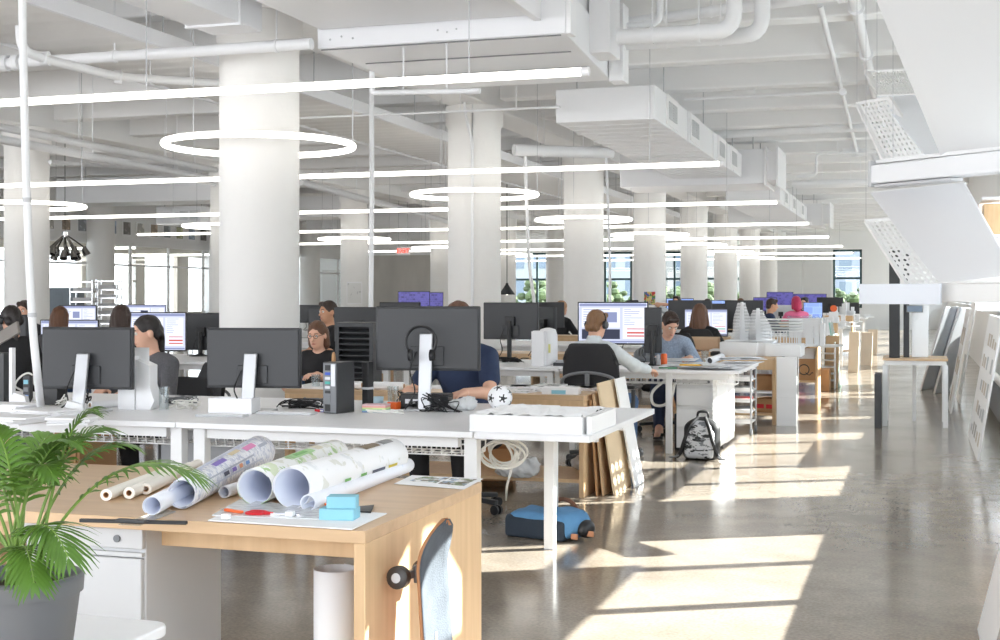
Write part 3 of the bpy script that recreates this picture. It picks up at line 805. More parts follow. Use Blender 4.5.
# ---------------------------------------------------------------- palm
M_pot = pmat('grey_planter', rgb(104, 105, 108), .5, var=.04)
M_soil = pmat('dark_soil', rgb(62, 46, 36), .95, var=.3, scale=40)
M_palm = pmat('palm_leaf', rgb(46, 84, 30), .42, var=.35, scale=9, col2=rgb(100, 138, 50))
M_stem = pmat('palm_stem', rgb(120, 150, 70), .5, var=.15)
pp = at(22, 600, 2.62); PB = V(pp.x, pp.y, .62)
palm = thing('potted_palm', 'parlour palm in a grey pot on the white table', 'plant', PB)
MB().lathe([(.085, 0), (.09, .005), (.112, .17), (.118, .17), (.12, .2), (.115, .205), (.105, .205), (.1, .17)], 36).build('pot', M_pot, palm)
MB().lathe([(.001, .178), (.06, .182), (.103, .176)], 24, caps=False).build('soil', M_soil, palm)
pr = random.Random(11)
def frond(az, reach, rise, droop, n=13, ll=.15, start=.35, base=(0, 0)):
    pts = []
    for i in range(n*2+1):
        s = i/(n*2); r_ = reach*(s**1.25); z = .18+rise*math.sin(min(1, s*1.02)*PI*.5)**.9-droop*s**3
        pts.append(Vector((base[0]+r_*math.cos(az), base[1]+r_*math.sin(az), z)))
    mb = MB(); mb.m = 1; mb.tube(pts, [.0042*(1-.75*i/len(pts)) for i in range(len(pts))], 5); mb.m = 0
    for i in range(len(pts)):
        s = i/(len(pts)-1)
        if s < start: continue
        T = (pts[min(i+1, len(pts)-1)]-pts[max(i-1, 0)]).normalized(); side = T.cross(Vector((0, 0, 1))).normalized(); up = side.cross(T)
        f = (s-start)/(1-start); L = ll*(math.sin(PI*(.12+.83*f))**.7)*pr.uniform(.88, 1.1)
        for sg in (-1, 1):
            if s > .985: d0 = (T+side*sg*.3).normalized()
            else: d0 = (side*sg*(.95-.35*f)+T*(.55+.5*f)+up*.18).normalized()
            w = .0048*pr.uniform(.85, 1.1); a = pts[i]; vs = []; k = 5
            for q in range(k+1):
                u = q/k; c = a+d0*L*u+Vector((0, 0, -1))*L*.42*u*u*pr.uniform(.9, 1.1)
                ww = w*math.sin(PI*(.14+.86*u))**.8 if u < 1 else .0004
                wd = d0.cross(up).normalized()*ww
                vs += [c+wd-up*ww*.25, c, c-wd-up*ww*.25]
            fs = []
            for q in range(k):
                fs += [(q*3, q*3+1, q*3+4, q*3+3), (q*3+1, q*3+2, q*3+5, q*3+4)]
            mb._add(vs, fs)
    mb.build('frond', [M_palm, M_stem], palm)
# az measured in the room: +X is towards the aisle, -Y towards the viewer
for az, re, ri, dr, ll in ((14, .33, .25, .10, .12), (34, .20, .25, .03, .10), (-22, .21, .15, .14, .11), (58, .16, .28, .03, .10), (-40, .19, .10, .13, .10), (90, .16, .27, .04, .10), (4, .15, .27, .03, .10),
                            (120, .18, .25, .06, .11), (155, .22, .24, .08, .11), (190, .24, .20, .10, .11), (222, .22, .16, .12, .11), (262, .16, .22, .06, .09), (338, .15, .24, .06, .10), (24, .10, .30, .0, .09), (205, .10, .30, 0, .09), (270, .09, .28, .0, .09)):
    frond(R(az+pr.uniform(-5, 5)), re*1.05, ri+.045, dr*.75, ll=ll, base=(pr.uniform(-.03, .03), pr.uniform(-.03, .03)))
# ================================================================== paper rolls on the oak desk
ZT = .742
M_inner = pmat('bluish_paper_back', rgb(226, 230, 242), .6, var=.015)
INNER = 1
def roll(lab, a, b, ra, mat, name='paper_roll', rb=None, wraps=2.2, th=.0016, grp='paper rolls on the oak desk', seed=0, inner=None, ragged=0):
    """a sheet wound round itself: spiral section swept from a to b (bottoms touch the desk)"""
    a = Vector(a); b = Vector(b); rb = rb or ra; L = (b-a).length; d = (b-a).normalized()
    x = d.cross(Vector((0, 0, 1))).normalized(); z = x.cross(d)
    t = thing(name, lab, 'paper roll', a, group=grp)
    mb = MB(); n = int(30*wraps)
    def fn(u, v):
        ang = -PI/2+seed+u*wraps*2*PI; r_ = (ra+(rb-ra)*v)*(1-.13*(1-u)*min(1, wraps/2))
        along = v*L+(ragged*math.sin(ang*.5+seed)*.5*(1-u) if v in (0, 1) else 0)
        return d*along+(x*math.cos(ang)+z*math.sin(ang))*r_
    mb.surf(fn, n, 6); o = mb.build('sheet', [mat, M_inner], t, solid=th); o.modifiers['solid'].material_offset = INNER
    t['axes'] = 0; return t, d, x, z, L
M_map = printmat('street_map_print', rgb(240, 240, 246), [rgb(220, 222, 234), rgb(196, 200, 220)], 38, .55, lines=22, lfac=.2)
M_green = printmat('green_plan_print', rgb(240, 241, 240), [rgb(214, 224, 196), rgb(176, 204, 150), rgb(224, 224, 214)], 14, .57)
M_photo = printmat('photo_strip_print', rgb(242, 242, 244), [rgb(226, 228, 230), rgb(222, 222, 216)], 14, .6)
M_blue = printmat('pale_drawing_print', rgb(238, 240, 248), [rgb(214, 222, 240)], 6, .6)
def deskpt(px, py): return on_z(px, py, ZT)
def rollpx(lab, p0, p1, r_, mat, **k):
    a = on_z(p0[0], p0[1], ZT+r_); b = on_z(p1[0], p1[1], ZT+r_)
    return roll(lab, a, b, r_, mat, **k)
RM = rollpx('wide roll printed with a coloured street map, lying leftmost of the big rolls', (182, 494), (259, 452), .045, M_map, rb=.062, wraps=2.6, ragged=.02)
# coloured legend blocks printed on the outer sheet
def patches(Rl, rad, items):
    t, d, x, z, L = Rl
    for a0, a1, v0, v1, m in items:
        mb = MB(); mb.surf(lambda u, v: d*L*(v0+(v1-v0)*v)+(x*math.cos(R(a0+(a1-a0)*u))+z*math.sin(R(a0+(a1-a0)*u)))*(rad(v0+(v1-v0)*v)+.0022), 8, 3); mb.build('printed_block', m, t)
pc_ = lambda n, *c: pmat(n, rgb(*c), .6, var=.05)
patches(RM, lambda v: .045+.017*v, [(58, 78, .28, .42, pc_('print_violet', 136, 116, 196)), (66, 84, .5, .62, pc_('print_beige', 222, 206, 170)), (52, 74, .66, .8, pc_('print_pink', 226, 140, 190)), (40, 52, .82, .93, pc_('print_grey', 176, 180, 196)), (10, 24, .3, .36, pc_('print_dark', 70, 70, 90)), (10, 24, .4, .45, pc_('print_violet', 136, 116, 196)), (10, 24, .49, .53, pc_('print_orange', 232, 160, 120)), (10, 22, .57, .62, pc_('print_blue', 120, 160, 220)), (26, 32, .1, .7, pc_('print_grey', 176, 180, 196)), (0, 6, .12, .8, pc_('print_pale', 200, 204, 222)), (84, 100, .1, .9, pc_('print_pale', 200, 204, 222))])
rollpx('loose pale drawing roll tucked under the street map roll', (152, 506), (225, 468), .028, M_blue, wraps=1.8, ragged=.03, seed=.5)
RG = rollpx('wide paper roll with a green site plan, open end facing out', (255, 487), (335, 455), .057, M_green, wraps=1.5, seed=2.2)
RP = rollpx('wide paper roll with small photos printed on its far end', (292, 488), (392, 456), .064, M_photo, wraps=1.6, seed=1.2)
patches(RG, lambda v: .057, [(62, 96, .34, .62, pc_('plan_green', 168, 206, 150)), (70, 88, .40, .55, pc_('plan_green_deep', 120, 176, 104)), (64, 100, .66, .74, pc_('plan_tan', 222, 216, 196))])
patches(RP, lambda v: .064, [(64, 96, .62, .78, pc_('photo_earth', 128, 112, 92)), (64, 96, .81, .93, pc_('photo_grey', 150, 150, 150)), (-12, -4, .30, .36, pc_('plan_green_deep', 120, 176, 104)), (-12, -4, .46, .52, pc_('plan_green_deep', 120, 176, 104)), (-14, -5, .58, .72, pc_('photo_dark', 90, 94, 110)), (-14, -6, .76, .86, pc_('photo_yellow', 214, 190, 60))])
rollpx('slim white paper roll nearest the desk end', (308, 503), (408, 465), .025, M_blue, wraps=2, seed=.4)
rollpx('tiny paper tube lying between the two widest rolls', (224, 492), (240, 487), .019, M_blue, wraps=2.2)
for lab, p0, p1, r_ in (('cream tracing paper roll on a brown core, leftmost', (106, 495), (172, 470), .0185), ('cream tracing paper roll on a brown core, middle of three', (129, 493), (190, 467), .0185), ('cream tracing paper roll on a brown core, rightmost of three', (146, 489), (198, 464), .0185)):
    a = on_z(p0[0], p0[1], ZT+r_); b = on_z(p1[0], p1[1], ZT+r_)
    t = thing('tracing_paper_roll', lab, 'paper roll', a, group='tracing paper rolls'); d = b-a
    mb = MB(); n = 20
    x = d.normalized().cross(Vector((0, 0, 1))).normalized(); z = x.cross(d.normalized())
    def ring_(rr, off): return [off+(x*math.cos(2*PI*i/n)+z*math.sin(2*PI*i/n))*rr for i in range(n)]
    def hollow(ro, ri, a_, b_):
        m = MB(); vs = ring_(ro, a_)+ring_(ri, a_)+ring_(ro, b_)+ring_(ri, b_); f = []
        for i in range(n):
            j = (i+1) % n; f += [(i, j, n+j, n+i), (2*n+i, 2*n+j, 3*n+j, 3*n+i), (i, j, 2*n+j, 2*n+i), (n+i, n+j, 3*n+j, 3*n+i)]
        m._add(vs, f); return m
    hollow(r_, r_*.5, V(0, 0, 0), d).build('paper', M_cream, t); hollow(r_*.5, r_*.42, V(0, 0, 0)-d.normalized()*.001, d).build('core', M_card, t)
# sheets, scissors, foam, knife, ruler
def sheet(name, lab, quad, mat, z=ZT, th=.0012, cat='paper', grp=None):
    q = [on_z(px, py, z) for px, py in quad]; c = sum(q, Vector())/4; c.z = z
    mb = MB(); mb.hexa([p-c for p in q], (0, 0, th)); o = mb.build(name, mat, loc=c)
    return tag(o, lab, cat, grp)
sheet('paper_sheet', 'white drawing sheet lying under the red scissors', [(208, 521), (352, 530), (387, 514), (240, 506)], M_paper, ZT, .003)
M_plastic = pmat('clear_plastic_bag', rgb(214, 216, 218), .2, var=.05, scale=20, bump=.3, bscale=30)
sheet('plastic_sleeve', 'wrinkled clear plastic sleeve beneath the red scissors', [(212, 516), (330, 520), (350, 512), (240, 500)], M_plastic, ZT+.0035, .003, 'sleeve')
M_photos = printmat('photo_print_sheet', rgb(236, 236, 236), [rgb(130, 146, 110), rgb(150, 170, 196), rgb(120, 110, 96)], 14, .52)
t = thing('photo_sheet', 'printed sheet of four landscape photos at the far desk corner', 'paper', on_z(440, 481, ZT))
c = on_z(440, 481, ZT)
MB().hexa([on_z(px, py, ZT)-c for px, py in ((394, 484), (464, 489.5), (483, 479), (412, 475.5))], (0, 0, .0015)).build('sheet', M_paper, t)
for q in (((409, 481), (436, 483), (442, 480), (416, 478.5)), ((438, 483.5), (464, 486), (470, 482.5), (444, 480.8)), ((418, 478), (445, 479.8), (450, 477.7), (424, 476.6)), ((447, 480.2), (471, 482), (477, 479.4), (452, 478))):
    MB().hexa([on_z(px, py, ZT+.0017)-c for px, py in q], (0, 0, .0004)).build('photo', M_photos, t)
M_red = pmat('red_plastic', rgb(206, 30, 44), .35, var=.05)
c = on_z(262, 513, ZT+.009)
t = thing('scissors', 'red-handled scissors on the plastic sleeve', 'scissors', c, rz=R(0))
for s in (-1, 1):
    mb = MB(); cx, cy = -.018, s*.011
    mb.tube([(cx+.026*math.cos(a), cy+.0135*math.sin(a), 0) for a in np.arange(20)*2*PI/20], .0048, 8, closed=True)
    mb.tube(wob([(.006, s*.008, 0), (.022, s*.004, 0), (.034, -s*.001, 0)], 5), .0048, 8)
    mb.build('handle', M_red, t)
    MB().prism([(.03, -.006), (.05, -.007), (.125, s*.001), (.05, .006), (.03, .006)], -.001+s*.001, .001+s*.001).build('blade', M_chrome, t)
t = thing('foam_block', 'large pale blue foam block lying on the drawing sheet', 'foam', on_z(337, 519, ZT+.003), rz=R(8), group='blue foam blocks')
M_sky = pmat('pale_blue_foam', rgb(140, 196, 214), .8, var=.04, scale=30)
MB().box(-.046, .056, -.025, .045, 0, .032).build('block', M_sky, t, bevel=.002)
t = thing('foam_block', 'smaller pale blue foam block stacked on top', 'foam', on_z(337, 519, ZT+.003)+V(.006, .004, .032), rz=R(14), group='blue foam blocks')
MB().box(-.034, .05, -.02, .036, 0, .034).build('block', M_sky, t, bevel=.002)
for lab, px, py, s, cm in (('white eraser lying beside the red scissors', 226, 519, .012, M_white), ('white eraser between scissors and foam blocks', 290, 516, .012, M_white)):
    o = MB().box(-s, s, -s*.8, s*.8, 0, s*1.2).build('eraser', cm, loc=on_z(px, py, ZT+.0066), bevel=.002); tag(o, lab, 'eraser', 'erasers on the oak desk')
M_orange = pmat('orange_plastic', rgb(232, 104, 44), .4, var=.05)
t = thing('craft_knife', 'orange craft knife at the left of the scissors', 'knife', on_z(232, 512, ZT+.007), rz=R(-20))
MB().box(-.03, .045, -.006, .006, 0, .008).build('handle', M_orange, t, bevel=.002); MB().prism([(-.03, -.004), (-.062, .004), (-.03, .005)], .003, .004).build('blade', M_chrome, t)
t = thing('craft_knife', 'short orange craft knife above the foam blocks', 'knife', on_z(331, 506, ZT+.007), rz=R(5))
MB().box(-.02, .02, -.004, .006, 0, .008).build('handle', M_orange, t, bevel=.002); MB().prism([(.02, -.003), (.034, .002), (.02, .005)], .003, .004).build('blade', M_chrome, t)
o = sheet('black_swatch', 'small black card with white rim on the drawing sheet', [(352, 512), (371, 513), (374, 506), (353, 508)], M_dark, ZT+.004, .004, 'card')
t = thing('parallel_ruler', 'black and clear drafting ruler along the front desk edge', 'ruler', on_z(85, 523, ZT))
c = on_z(85, 523, ZT); a = on_z(80, 522.5, ZT)-c; b = on_z(187, 525, ZT)-c
MB().bar(a+V(0, 0, .006), b+V(0, 0, .006), .014, .01).build('rail', M_black, t, bevel=.002)
MB().hexa([on_z(px, py, ZT)-c for px, py in ((118, 525), (140, 526), (176, 512), (166, 509))], (0, 0, .002)).build('blade', M_drink, t)
mb = MB().box(-.035, .06, -.012, .012, .011, .016); mb.build('clamp', M_dark, t, loc=on_z(128, 525, ZT)-c)
# paper roll standing under the desk
p = on_z(336, 640, .02); p = at(335, 640, 3.88); t = thing('paper_roll', 'tall white paper roll standing on end under the oak desk', 'paper roll', (p.x, p.y, 0))
mb = MB(); mb.surf(lambda u, v: ((.058+.008*u)*math.cos(u*1.35*2*PI-.6), (.058+.008*u)*math.sin(u*1.35*2*PI-.6), v*.575), 50, 2); mb.build('sheet', M_paper, t, solid=.002)
# ================================================================== skateboard against the end panel
M_grip = pmat('grey_griptape', rgb(76, 81, 88), .9, var=.25, scale=14, bump=.3, bscale=200, col2=rgb(94, 100, 108))
M_ply = pmat('skate_ply', rgb(176, 120, 78), .5, var=.15)
M_wheel = pmat('dark_wheel', rgb(58, 52, 50), .35, var=.1)
top = at(427, 520, 3.82); 
t = thing('skateboard', 'grey skateboard leaning on edge against the oak desk end', 'skateboard', (0, 0, 0))
# board axis runs from the floor up to the nose; deck normal points to the aisle
foot = V(-1.20, 3.66, .02); nose = V(-1.36, 3.66, .585)
nose = V(-1.335, 3.5, .742); foot = V(-1.262, 3.44, .0)
ax = (nose-foot).normalized(); L = (nose-foot).length
nrm = V(.998, -.05, .05); nrm = (nrm-ax*nrm.dot(ax)).normalized(); wd = ax.cross(nrm)
def deckpt(u, v, h=0):
    s = u*L; half = .098*min(1, (max(0, 1-((abs(u-.5)-.36)/.14)**2))**.5 if abs(u-.5) > .36 else 1)
    kick = .055*max(0, (abs(u-.5)-.32)/.18)**1.6
    conc = .012*(2*v-1)**2
    return foot+ax*s+wd*(half*(2*v-1))+nrm*(kick+conc+h)
mb = MB(); mb.surf(lambda u, v: deckpt(.001+.998*u, v), 40, 8); mb.m = 0
mb.build('grip_tape', M_grip, t, solid=.002)
mb = MB(); mb.surf(lambda u, v: deckpt(.001+.998*u, v, -.006), 40, 8); mb.build('deck', M_ply, t, solid=.009)
mb = MB()
for i in range(5): mb.hexa([deckpt(.38-.02*abs(i-2)+.0, .3+.1*i, .002), deckpt(.38-.02*abs(i-2), .36+.1*i, .002), deckpt(.58-.05*abs(i-2), .37+.1*i, .002), deckpt(.58-.05*abs(i-2), .31+.1*i, .002)], nrm*.0008)
mb.hexa([deckpt(.3, .34, .002), deckpt(.3, .66, .002), deckpt(.38, .72, .002), deckpt(.38, .3, .002)], nrm*.0008)
mb.build('hand_graphic', pmat('cream_paint', rgb(176, 168, 150), .6), t)
for u in (.80, .22):
    c = deckpt(u, .5, -.012)
    tk = MB().bar(c, c-nrm*.035, .05, .035, up=wd).bar(c-nrm*.042-wd*.075, c-nrm*.042+wd*.075, .022, .024, up=nrm).build('truck', M_gray, t, bevel=.003)
    for s in (-1, 1):
        e = c-nrm*.048+wd*s*.085
        wh = MB().tube([e-wd*s*.018, e-wd*s*.013, e+wd*s*.013, e+wd*s*.018], [.025, .032, .032, .025], 20).build('wheel', M_wheel, t)
        MB().cyl(e+wd*s*.0185, e+wd*s*.0195, .014, n=14).build('bearing', M_silver, wh)
# ================================================================== monitors
S_ui = screenmat('screen_documents', rgb(206, 212, 232), rgb(150, 162, 204), 1.0, 2.2, .6, .3)
S_ui2 = screenmat('screen_layout', rgb(190, 192, 222), rgb(120, 128, 160), .9, 3, .5, .35)
S_purple = screenmat('screen_violet', rgb(104, 98, 180), rgb(30, 26, 66), .5, 4, .3, .2)
UI = [glow('ui_base', rgb(196, 202, 226), .75), glow('ui_pane', rgb(222, 226, 240), .8), glow('ui_line', rgb(140, 148, 184), .7), glow('ui_dark', rgb(70, 74, 92), .6), glow('ui_red', rgb(206, 96, 84), .7), glow('ui_green', rgb(120, 180, 150), .7)]
S_blue = screenmat('screen_blue', rgb(134, 160, 214), rgb(90, 110, 170), 1.0, 2.5, .7, .35)
S_off = pmat('dark_screen', rgb(34, 36, 40), .15, var=.05)
def monitor(lab, loc, rz, w=.6, h=.36, lift=.2, scr=None, stand='silver', housing=None, tilt=0, grp='computer monitors', backhook=True):
    """screen faces local -Y; loc is the foot on the desk"""
    t = thing('monitor', lab, 'monitor', loc, rz, group=grp)
    hm = housing or M_dark; sm = M_silver if stand == 'silver' else M_black
    T = Matrix.Translation((0, 0, lift+h/2)) @ Matrix.Rotation(tilt, 4, 'X')
    def P(mb): mb.X = T; return mb
    hs = P(MB()).box(-w/2, w/2, -.018, .012, -h/2, h/2).build('housing', hm, t, bevel=.006)
    P(MB()).box(-w*.485, w*.485, .010, .020, -h*.475, h*.475).build('back_cover', hm, t, bevel=.009)
    P(MB()).box(-w/2+.012, w/2-.012, -.0195, -.0178, -h/2+.016, h/2-.012).build('screen', scr or S_off, t)
    if scr in (S_ui, S_ui2):
        q = random.Random(int(w*1000)+int(loc[1]*100)); m = P(MB()); y_ = -.0197
        def rc(x0, x1, z0, z1, k_, e_=0): m.m = k_; m._add([(w*x, y_-.0004*e_, h*z) for x, z in ((x0, z0), (x1, z0), (x1, z1), (x0, z1))], [(0, 1, 2, 3)])
        rc(-.475, .475, -.45, .46, 0); rc(-.475, .475, .40, .46, 2, 1); rc(-.475, .475, -.45, -.41, 3 if scr is S_ui2 else 2, 1)
        rc(-.44, .1, -.1, .36, 1, 2); rc(.14, .45, -.36, .36, 1, 2); rc(-.44, .1, -.37, -.14, 1 if q.random() < .5 else 3, 2)
        for i in range(7): rc(-.42, -.42+q.uniform(.1, .45), .31-.055*i, .325-.055*i, 2, 3)
        for i in range(8): rc(.16, .16+q.uniform(.08, .26), .32-.05*i, .332-.05*i, 2, 3)
        rc(.2, .44, -.14, -.12, 4, 3); rc(.2, .44, -.24, -.2, 4 if scr is S_ui else 5, 3); rc(.2, .44, -.31, -.28, 4, 3); rc(-.12, .06, .02, .26, 2 if q.random() < .5 else 3, 4)
        m.m = 0; m.build('screen_image', UI, t, smooth=False)
    P(MB()).box(-w*.16, w*.16, .019, .03, -h*.42, -h*.12).build('port_bay', hm, t, bevel=.004)
    if stand == 'silver':
        MB().hexa([(-.037, .04, lift+h*.58), (.037, .04, lift+h*.58), (.036, .10, .008), (-.036, .10, .008)], (0, .022, 0)).build('stand_column', sm, t, bevel=.005)
        MB().box(-.12, .12, -.06, .13, 0, .012).build('stand_base', sm, t, bevel=.004)
    else:
        MB().cyl((0, .055, .01), (0, .055, lift+h*.5), .024, n=14).build('stand_column', sm, t)
        MB().box(-.05, .05, .02, .06, lift+h*.38, lift+h*.62).build('mount', sm, t, bevel=.004)
        MB().lathe([(.12, 0), (.12, .008), (.04, .016), (.024, .03)], 24, Matrix.Translation((0, .055, 0))).build('stand_base', sm, t)
    MB().tube(wob([(.06, .04, lift+h*.3), (.09, .07, lift), (.05, .13, lift*.5), (.1, .16, .012)], 5), .004, 6).build('power_lead', M_cable, t)
    return t
ZD = .74
def mon(lab, px, Y, back, w=.6, h=.36, ztop=1.3, **k):
    p = on_y(px, VY, Y); rz = k.pop('rz', 0)
    z0 = k.pop('z0', ZD)
    return monitor(lab, (p.x, Y, z0), (PI if back else 0)+rz, w, h, ztop-h-z0, **k)
vis = lambda px: math.atan2(on_y(px, 0, 10).x, 10)
mon('grey monitor seen from behind with headphones hung on its silver stand', 428, 6.95, True, .60, .365, 1.325, rz=R(10))
mon('grey monitor seen from behind on a tall silver stand, before the nearest column', 254, 6.55, True, .545, .335, 1.205, rz=R(9))
mon('grey monitor seen from behind in front of the woman in a grey sweater', 88, 6.25, True, .55, .345, 1.21, rz=R(6))
mon('black stand monitor seen from behind right of the second column', 511, 12.55, True, .575, .37, 1.32, stand='black')
mon('wide lit monitor in front of the man with headphones', 613, 12.0, False, .66, .40, 1.33, scr=S_ui, stand='black', rz=R(8))
mon('bluish dark monitor beside the black stand monitor, edge on', 546, 13.4, True, .36, .34, 1.27, stand='black', rz=R(-40))
mon('black monitor turned sideways right of the wide lit monitor', 653, 11.9, True, .16, .42, 1.28, stand='black', rz=R(4))
mon('lit monitor in front of the long-haired woman', 706, 17.0, False, .56, .36, 1.22, scr=S_ui2, stand='black', rz=R(6))
mon('lit monitor with design windows left of the nearest column', 158, 11.7, False, .60, .40, 1.22, scr=S_ui, stand='black', rz=R(14))
mon('black monitor seen from behind at the left edge of the nearest column', 203, 12.5, True, .48, .40, 1.2, stand='black')
mon('small blue-lit monitor at the left edge of the nearest column', 221, 12.9, False, .34, .26, 1.20, scr=S_blue, stand='black')
mon('violet-lit monitor behind the brown-haired worker at the left', 78, 13.2, False, .46, .32, 1.28, scr=S_ui2, stand='black', rz=R(14))
mon('lit monitor peeking above the monitor before the grey-sweater woman', 70, 11.6, False, .62, .36, 1.14, scr=S_ui, stand='black', rz=R(14))
mon('lit monitor behind the design-windows monitor', 146, 17.0, False, .62, .36, 1.26, scr=S_ui2, stand='black', rz=R(14))
mon('dark monitor tilted at the far left edge', 4, 10.9, True, .5, .32, 1.2, stand='black', rz=R(10))
# computers in the middle distance
mon('greenish dark monitor back above the louvred tower', 360, 12.6, True, .56, .36, 1.27, stand='black', rz=R(5))
mon('wide dark monitor back left of the violet screens', 400, 17.2, True, .62, .38, 1.30, stand='black')
mon('violet video screen against the concrete wall', 414, 28.3, False, .74, .40, 1.50, scr=S_purple, stand='black', rz=R(18))
mon('narrow violet screen right of the video screen', 436, 28.5, False, .34, .42, 1.48, scr=S_purple, stand='black', rz=R(18))
mon('dark monitor back behind the second column gap', 545, 17.9, True, .56, .36, 1.30, stand='black')
mon('dark monitor back low by the third column', 571, 22.6, True, .56, .36, 1.28, stand='black')
far = [(690, 17.9, True, .60, .40, 1.33, 'wide dark monitor back beyond the long-haired woman'), (744, 17.4, True, .50, .38, 1.33, 'dark monitor back beside the white tower models'), (722, 22.5, True, .5, .36, 1.26, 'dark monitor back left of the navy-shirt man'),
       (716, 28.4, False, .66, .34, 1.30, 'blue screen between the fifth and sixth columns'), (742, 28.4, False, .66, .34, 1.28, 'pale blue screen by the sixth column'), (680, 28.4, False, .6, .34, 1.34, 'blue screen under the arms-up person'),
       (765, 34.4, False, .6, .36, 1.36, 'violet screen right of the sixth column'), (780, 40.6, False, .8, .5, 1.52, 'violet screen below the first grey wall panel'), (808, 40.8, False, 1.1, .46, 1.46, 'broad violet screen below the second grey wall panel'),
       (830, 34.6, True, .66, .4, 1.36, 'dark monitor back under the second grey wall panel'), (848, 40.5, True, .66, .4, 1.2, 'dark monitor back under the lone right end window'), (781, 28.2, True, .62, .38, 1.2, 'pale monitor back with an emblem, by the navy-shirt man'),
       (813, 28.3, False, .4, .36, 1.26, 'small blue screen by the pink-haired person'), (622, 22.7, True, .6, .36, 1.27, 'dark monitor back beyond the wide lit monitor'), (640, 28.3, True, .6, .36, 1.3, 'far dark monitor back beside the fourth column'), (464, 22.8, True, .6, .36, 1.24, 'dark monitor back behind the second column, left side'), (324, 17.5, True, .5, .34, 1.22, 'dark monitor back behind the woman in glasses'), (312, 22.6, True, .5, .34, 1.22, 'dark monitor back just right of the nearest column')]
for px, Y, back, w, h, zt, nm in far:
    mon(nm, px, Y, back, w, h, zt, scr=S_purple if 'violet' in nm else S_blue, stand='black', housing=M_lgray if 'pale monitor' in nm else None)
# ================================================================== chairs
M_seat = pmat('charcoal_mesh_fabric', rgb(44, 44, 47), .8, var=.12, scale=60, bump=.2, bscale=250)
def office_chair():
    t = thing('office_chair', 'chair', 'chair')
    for i in range(5):
        a = R(90+72*i); c, s = math.cos(a), math.sin(a)
        sp = MB().bar((.04*c, .04*s, .095), (.3*c, .3*s, .075), .045, .03).build('base_arm', M_dark, t, bevel=.006)
        wf = MB()
        for q in (-1, 1):
            o = V(-s, c, 0)*.02*q+V(.3*c, .3*s, .03); wf.tube([o-V(-s, c, 0)*.009, o+V(-s, c, 0)*.009], .03, 14)
        wf.build('caster', M_black, sp)
    MB().cyl((0, 0, .07), (0, 0, .4), .026, n=14).cyl((0, 0, .07), (0, 0, .22), .036, n=14).build('gas_lift', M_gray, t)
    MB().box(-.13, .13, -.14, .12, .385, .425).build('mechanism', M_dark, t, bevel=.015)
    s = SDF(.03); s.rbox((0, .02, .455), (.24, .23, .035), .034); s.mesh('seat', M_seat, .015, t)
    def bk(u, v):
        x = (u-.5)*.47*(1-.12*abs(v*2-1)**3); z = .53+.47*v
        cor = 1-max(0, (abs(u-.5)-.36)/.14)**2*.5
        z = .53+.47*(.5+(v-.5)*cor)
        return (x, -.245-.035*v+.05*(1-(2*u-1)**2)*-1+.03*math.sin(v*PI)*1, z)
    MB().surf(bk, 24, 20).build('backrest', M_seat, t, solid=.03)
    MB().tube(wob([(-.24, -.25, .62), (-.2, -.315, .73), (0, -.345, .77), (.2, -.315, .73), (.24, -.25, .62)], 6), .013, 8).tube(wob([(0, -.1, .41), (0, -.29, .44), (0, -.335, .6), (0, -.345, .76)], 5), .02, 8).build('back_support', M_gray, t)
    for q in (-1, 1):
        MB().tube(wob([(q*.2, -.02, .41), (q*.28, -.02, .45), (q*.29, -.02, .62)], 5), .018, 8).build('arm_post', M_dark, t)
        MB().box(q*.29-.04, q*.29+.04, -.13, .13, .63, .66).build('armrest', M_black, t, bevel=.012)
    return t
chair0 = office_chair(); used = [False]
def chair(lab, X, Y, rz):
    if not used[0]:
        used[0] = True; chair0.location = (X, Y, 0); chair0.rotation_euler.z = rz; chair0['label'] = lab; chair0['group'] = 'office chairs'; return chair0
    return dup(chair0, (X, Y, 0), rz, lab, 'office chairs')
# ================================================================== people
M_skin = pmat('skin_fair', rgb(226, 178, 152), .5, var=.05, scale=12)
M_skin2 = pmat('skin_warm', rgb(212, 160, 128), .5, var=.05, scale=12)
M_eyew = pmat('eye_white', rgb(236, 232, 226), .3, var=.01); M_iris = pmat('dark_iris', rgb(44, 30, 24), .2, var=.05)
M_lip = pmat('lip', rgb(186, 106, 98), .45, var=.05)
def hairm(n, c): return pmat(n, c, .42, var=.35, scale=30, stretch=(6, 6, .5), bump=.5, bscale=60)
H_black = hairm('black_hair', rgb(34, 26, 24)); H_dkbr = hairm('dark_brown_hair', rgb(58, 40, 32)); H_br = hairm('chestnut_hair', rgb(104, 68, 46)); H_lbr = hairm('light_brown_hair', rgb(134, 98, 66)); H_blond = hairm('dark_blonde_hair', rgb(170, 126, 84)); H_pink = hairm('pink_knit', rgb(196, 48, 92))
def cloth(n, c, **k): return pmat(n, c, .85, var=k.get('var', .12), scale=k.get('scale', 20), bump=.35, bscale=k.get('bscale', 14), col2=k.get('col2'))
C_navy = cloth('navy_cotton', rgb(44, 58, 88)); C_black = cloth('black_cotton', rgb(30, 30, 33)); C_gray = cloth('grey_wool', rgb(92, 92, 96), var=.45, scale=120); C_white = cloth('white_shirt_cotton', rgb(214, 220, 224)); C_denim = cloth('blue_denim', rgb(70, 96, 132), var=.2); C_dkden = cloth('dark_navy_trousers', rgb(42, 52, 78)); C_plaid = cloth('blue_grey_check', rgb(150, 164, 184), var=.45, scale=60); C_shoe = pmat('grey_shoe', rgb(96, 96, 100), .7); C_sandal = pmat('black_sandal', rgb(30, 28, 28), .5)
def ik(s, h, l1, l2, pole):
    s, h, pole = Vector(s), Vector(h), Vector(pole); d = h-s; L = min(d.length, (l1+l2)*.999)
    d.normalize(); h = s+d*L; a = (l1*l1-l2*l2+L*L)/(2*L); r_ = math.sqrt(max(0, l1*l1-a*a))
    p = pole-d*pole.dot(d); p.normalize(); return s+d*a+p*r_, h
